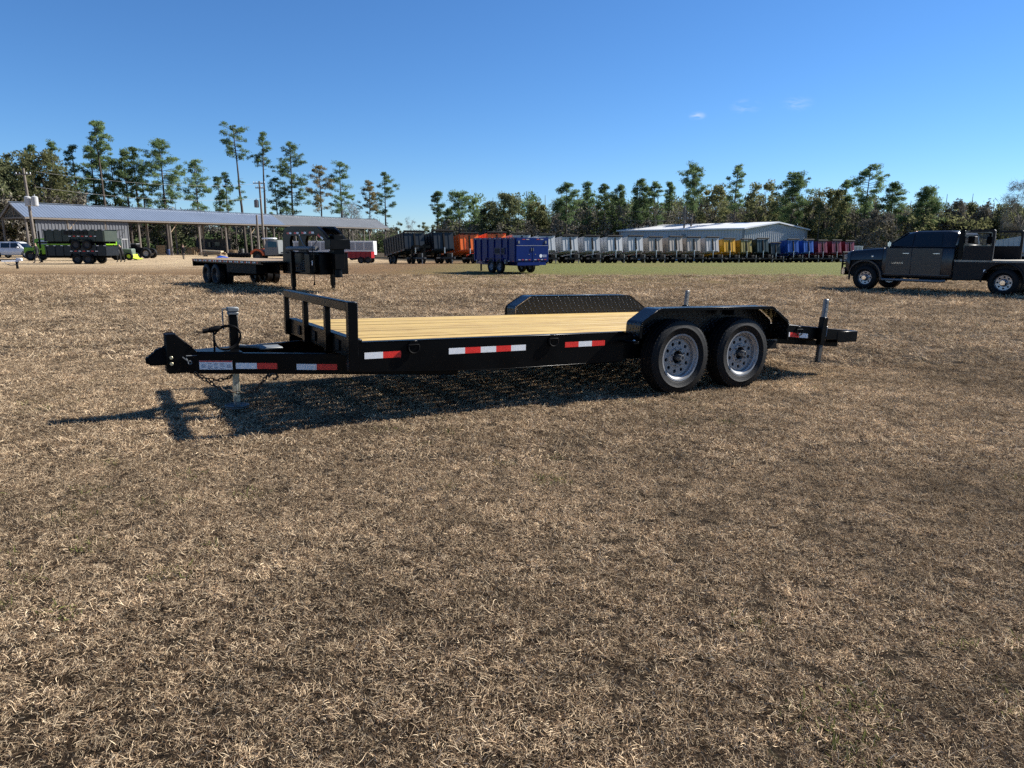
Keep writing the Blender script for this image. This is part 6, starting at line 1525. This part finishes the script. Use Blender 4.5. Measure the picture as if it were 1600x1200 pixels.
def harrow(t):
    MB().box(-1.8, 1.8, -.06, .06, .9, 1.02).build('beam', RUST, t)
    for k in range(9):
        MB().bar((-1.7 + k * .42, 0, .95), (-1.6 + k * .42, -.25, .05), .05, .05).build('tine', RUST, t)
    MB().bar((0, 0, 1.0), (0, 1.2, 1.4), .08, .08).build('drawbar', RUST, t); MB().bar((-.6, 0, 1.0), (0, .3, 1.7), .06, .06).build('mast', RUST, t); MB().bar((.6, 0, 1.0), (0, .3, 1.7), .06, .06).build('mast', RUST, t)
yard('tine_harrow', 'rusty tine harrow parked under the shed at its middle', 'implement', 283, 3, 'tint', 0, harrow)

# ------------------------------------------------------------------ people in the yard (far off, about 20 px tall)
SKIN = mat('skin', (.35, .20, .14), .6); HAIR = mat('dark_hair', (.02, .015, .012), .7)
def person(label, u, Y, rz, h, joints, cols, group='people in the yard'):
    """one continuous body grown with a skin modifier, then coloured by region"""
    J = joints
    names_ = list(J.keys()); verts = [J[n_][:3] for n_ in names_]; rad_ = [J[n_][3] for n_ in names_]
    E_ = [('pelvis', 'belly'), ('belly', 'chest'), ('chest', 'neck'), ('neck', 'head'), ('head', 'crown'), ('chest', 'shl'), ('shl', 'ell'), ('ell', 'wrl'), ('wrl', 'hal'), ('chest', 'shr'), ('shr', 'elr'), ('elr', 'wrr'), ('wrr', 'har'), ('pelvis', 'hpl'), ('hpl', 'knl'), ('knl', 'anl'), ('anl', 'tol'), ('pelvis', 'hpr'), ('hpr', 'knr'), ('knr', 'anr'), ('anr', 'tor')]
    me = bpy.data.meshes.new('body'); me.from_pydata(verts, [(names_.index(a), names_.index(b)) for a, b in E_], [])
    ob = bpy.data.objects.new('tmp', me); C.objects.link(ob)
    md = ob.modifiers.new('skin', 'SKIN'); md.use_smooth_shade = True
    for i, r_ in enumerate(rad_): me.skin_vertices[0].data[i].radius = (r_, r_ * .85)
    me.skin_vertices[0].data[0].use_root = True
    ob.modifiers.new('sub', 'SUBSURF').levels = 1
    bpy.context.view_layer.update()
    m2 = bpy.data.meshes.new_from_object(ob.evaluated_get(bpy.context.evaluated_depsgraph_get())); bpy.data.objects.remove(ob)
    m2.name = 'person'
    for m_ in (cols['top'], cols['legs'], SKIN, HAIR, BLACKM): m2.materials.append(m_)
    P3 = {n_: Vector(J[n_][:3]) for n_ in names_}
    reg = {'pelvis': 1, 'belly': 0, 'chest': 0, 'neck': 2, 'head': 2, 'crown': 3, 'shl': 0, 'ell': 0, 'wrl': 0, 'hal': 2, 'shr': 0, 'elr': 0, 'wrr': 0, 'har': 2, 'hpl': 1, 'knl': 1, 'anl': 1, 'tol': 4, 'hpr': 1, 'knr': 1, 'anr': 1, 'tor': 4}
    for p_ in m2.polygons: p_.material_index = reg[min(P3, key=lambda n_: (P3[n_] - p_.center).length)]
    m2.polygons.foreach_set('use_smooth', [True] * len(m2.polygons))
    x = ux(u, Y); o = link('person', m2, None, (x, Y, g(x, Y))); o.rotation_euler = (0, 0, rz); o.scale = (h / 1.75,) * 3
    return tag(o, label, 'person', group)
def pose(stride=.18, bend=0.0, arm=.0, reach=0.0):
    """x is forward"""
    c_, s_ = math.cos(bend), math.sin(bend); hip = .92
    def up(z, x=0): d = z - hip; return (x + s_ * d, hip + c_ * d)
    J = {'pelvis': (0, 0, hip, .13)}
    for n_, z, r_ in (('belly', 1.12, .125), ('chest', 1.36, .145), ('neck', 1.50, .055), ('head', 1.62, .085), ('crown', 1.70, .075)):
        x_, z_ = up(z); J[n_] = (x_ + (.03 if n_ == 'head' else 0), 0, z_, r_)
    for sg, k in ((1, 'l'), (-1, 'r')):
        x_, z_ = up(1.40); J['sh' + k] = (x_, sg * .19, z_, .062)
        sw_ = arm * sg; J['el' + k] = (x_ - .05 + sw_ * .5 + reach * .2, sg * .25, z_ - .27, .045); J['wr' + k] = (x_ + .05 + sw_ + reach * .45, sg * .25, z_ - .50 + reach * .1, .035); J['ha' + k] = (x_ + .09 + sw_ + reach * .5, sg * .24, z_ - .60 + reach * .1, .035)
        J['hp' + k] = (0, sg * .09, hip - .06, .085); J['kn' + k] = (sg * stride * .55 + .04, sg * .10, .48, .062); J['an' + k] = (sg * stride, sg * .10, .08, .045); J['to' + k] = (sg * stride + .15, sg * .11, .035, .04)
    return J
DKC = mat('black_cloth', (.008, .008, .010), .9); NAVY = mat('navy_cloth', (.012, .014, .022), .9); HIVIS = mat('lime_cloth', (.45, .62, .02), .8); GREYC = mat('grey_cloth', (.05, .055, .055), .9)
person('person in black walking in front of the white suv', 56, 61.5, R(200), 1.76, pose(.20, .05, .16), {'top': DKC, 'legs': NAVY})
person('worker in dark clothes bending at the rear of the stacked trailers', 184, 64.0, R(165), 1.72, pose(.10, .55, 0, .6), {'top': GREYC, 'legs': DKC})
person('second worker in dark clothes standing right beside the bending one', 190, 64.6, R(180), 1.66, pose(.12, .35, 0, .3), {'top': DKC, 'legs': DKC})
person('person in dark clothes walking away towards the shed', 285, 79.0, R(100), 1.62, pose(.22, .12, .12), {'top': DKC, 'legs': NAVY})
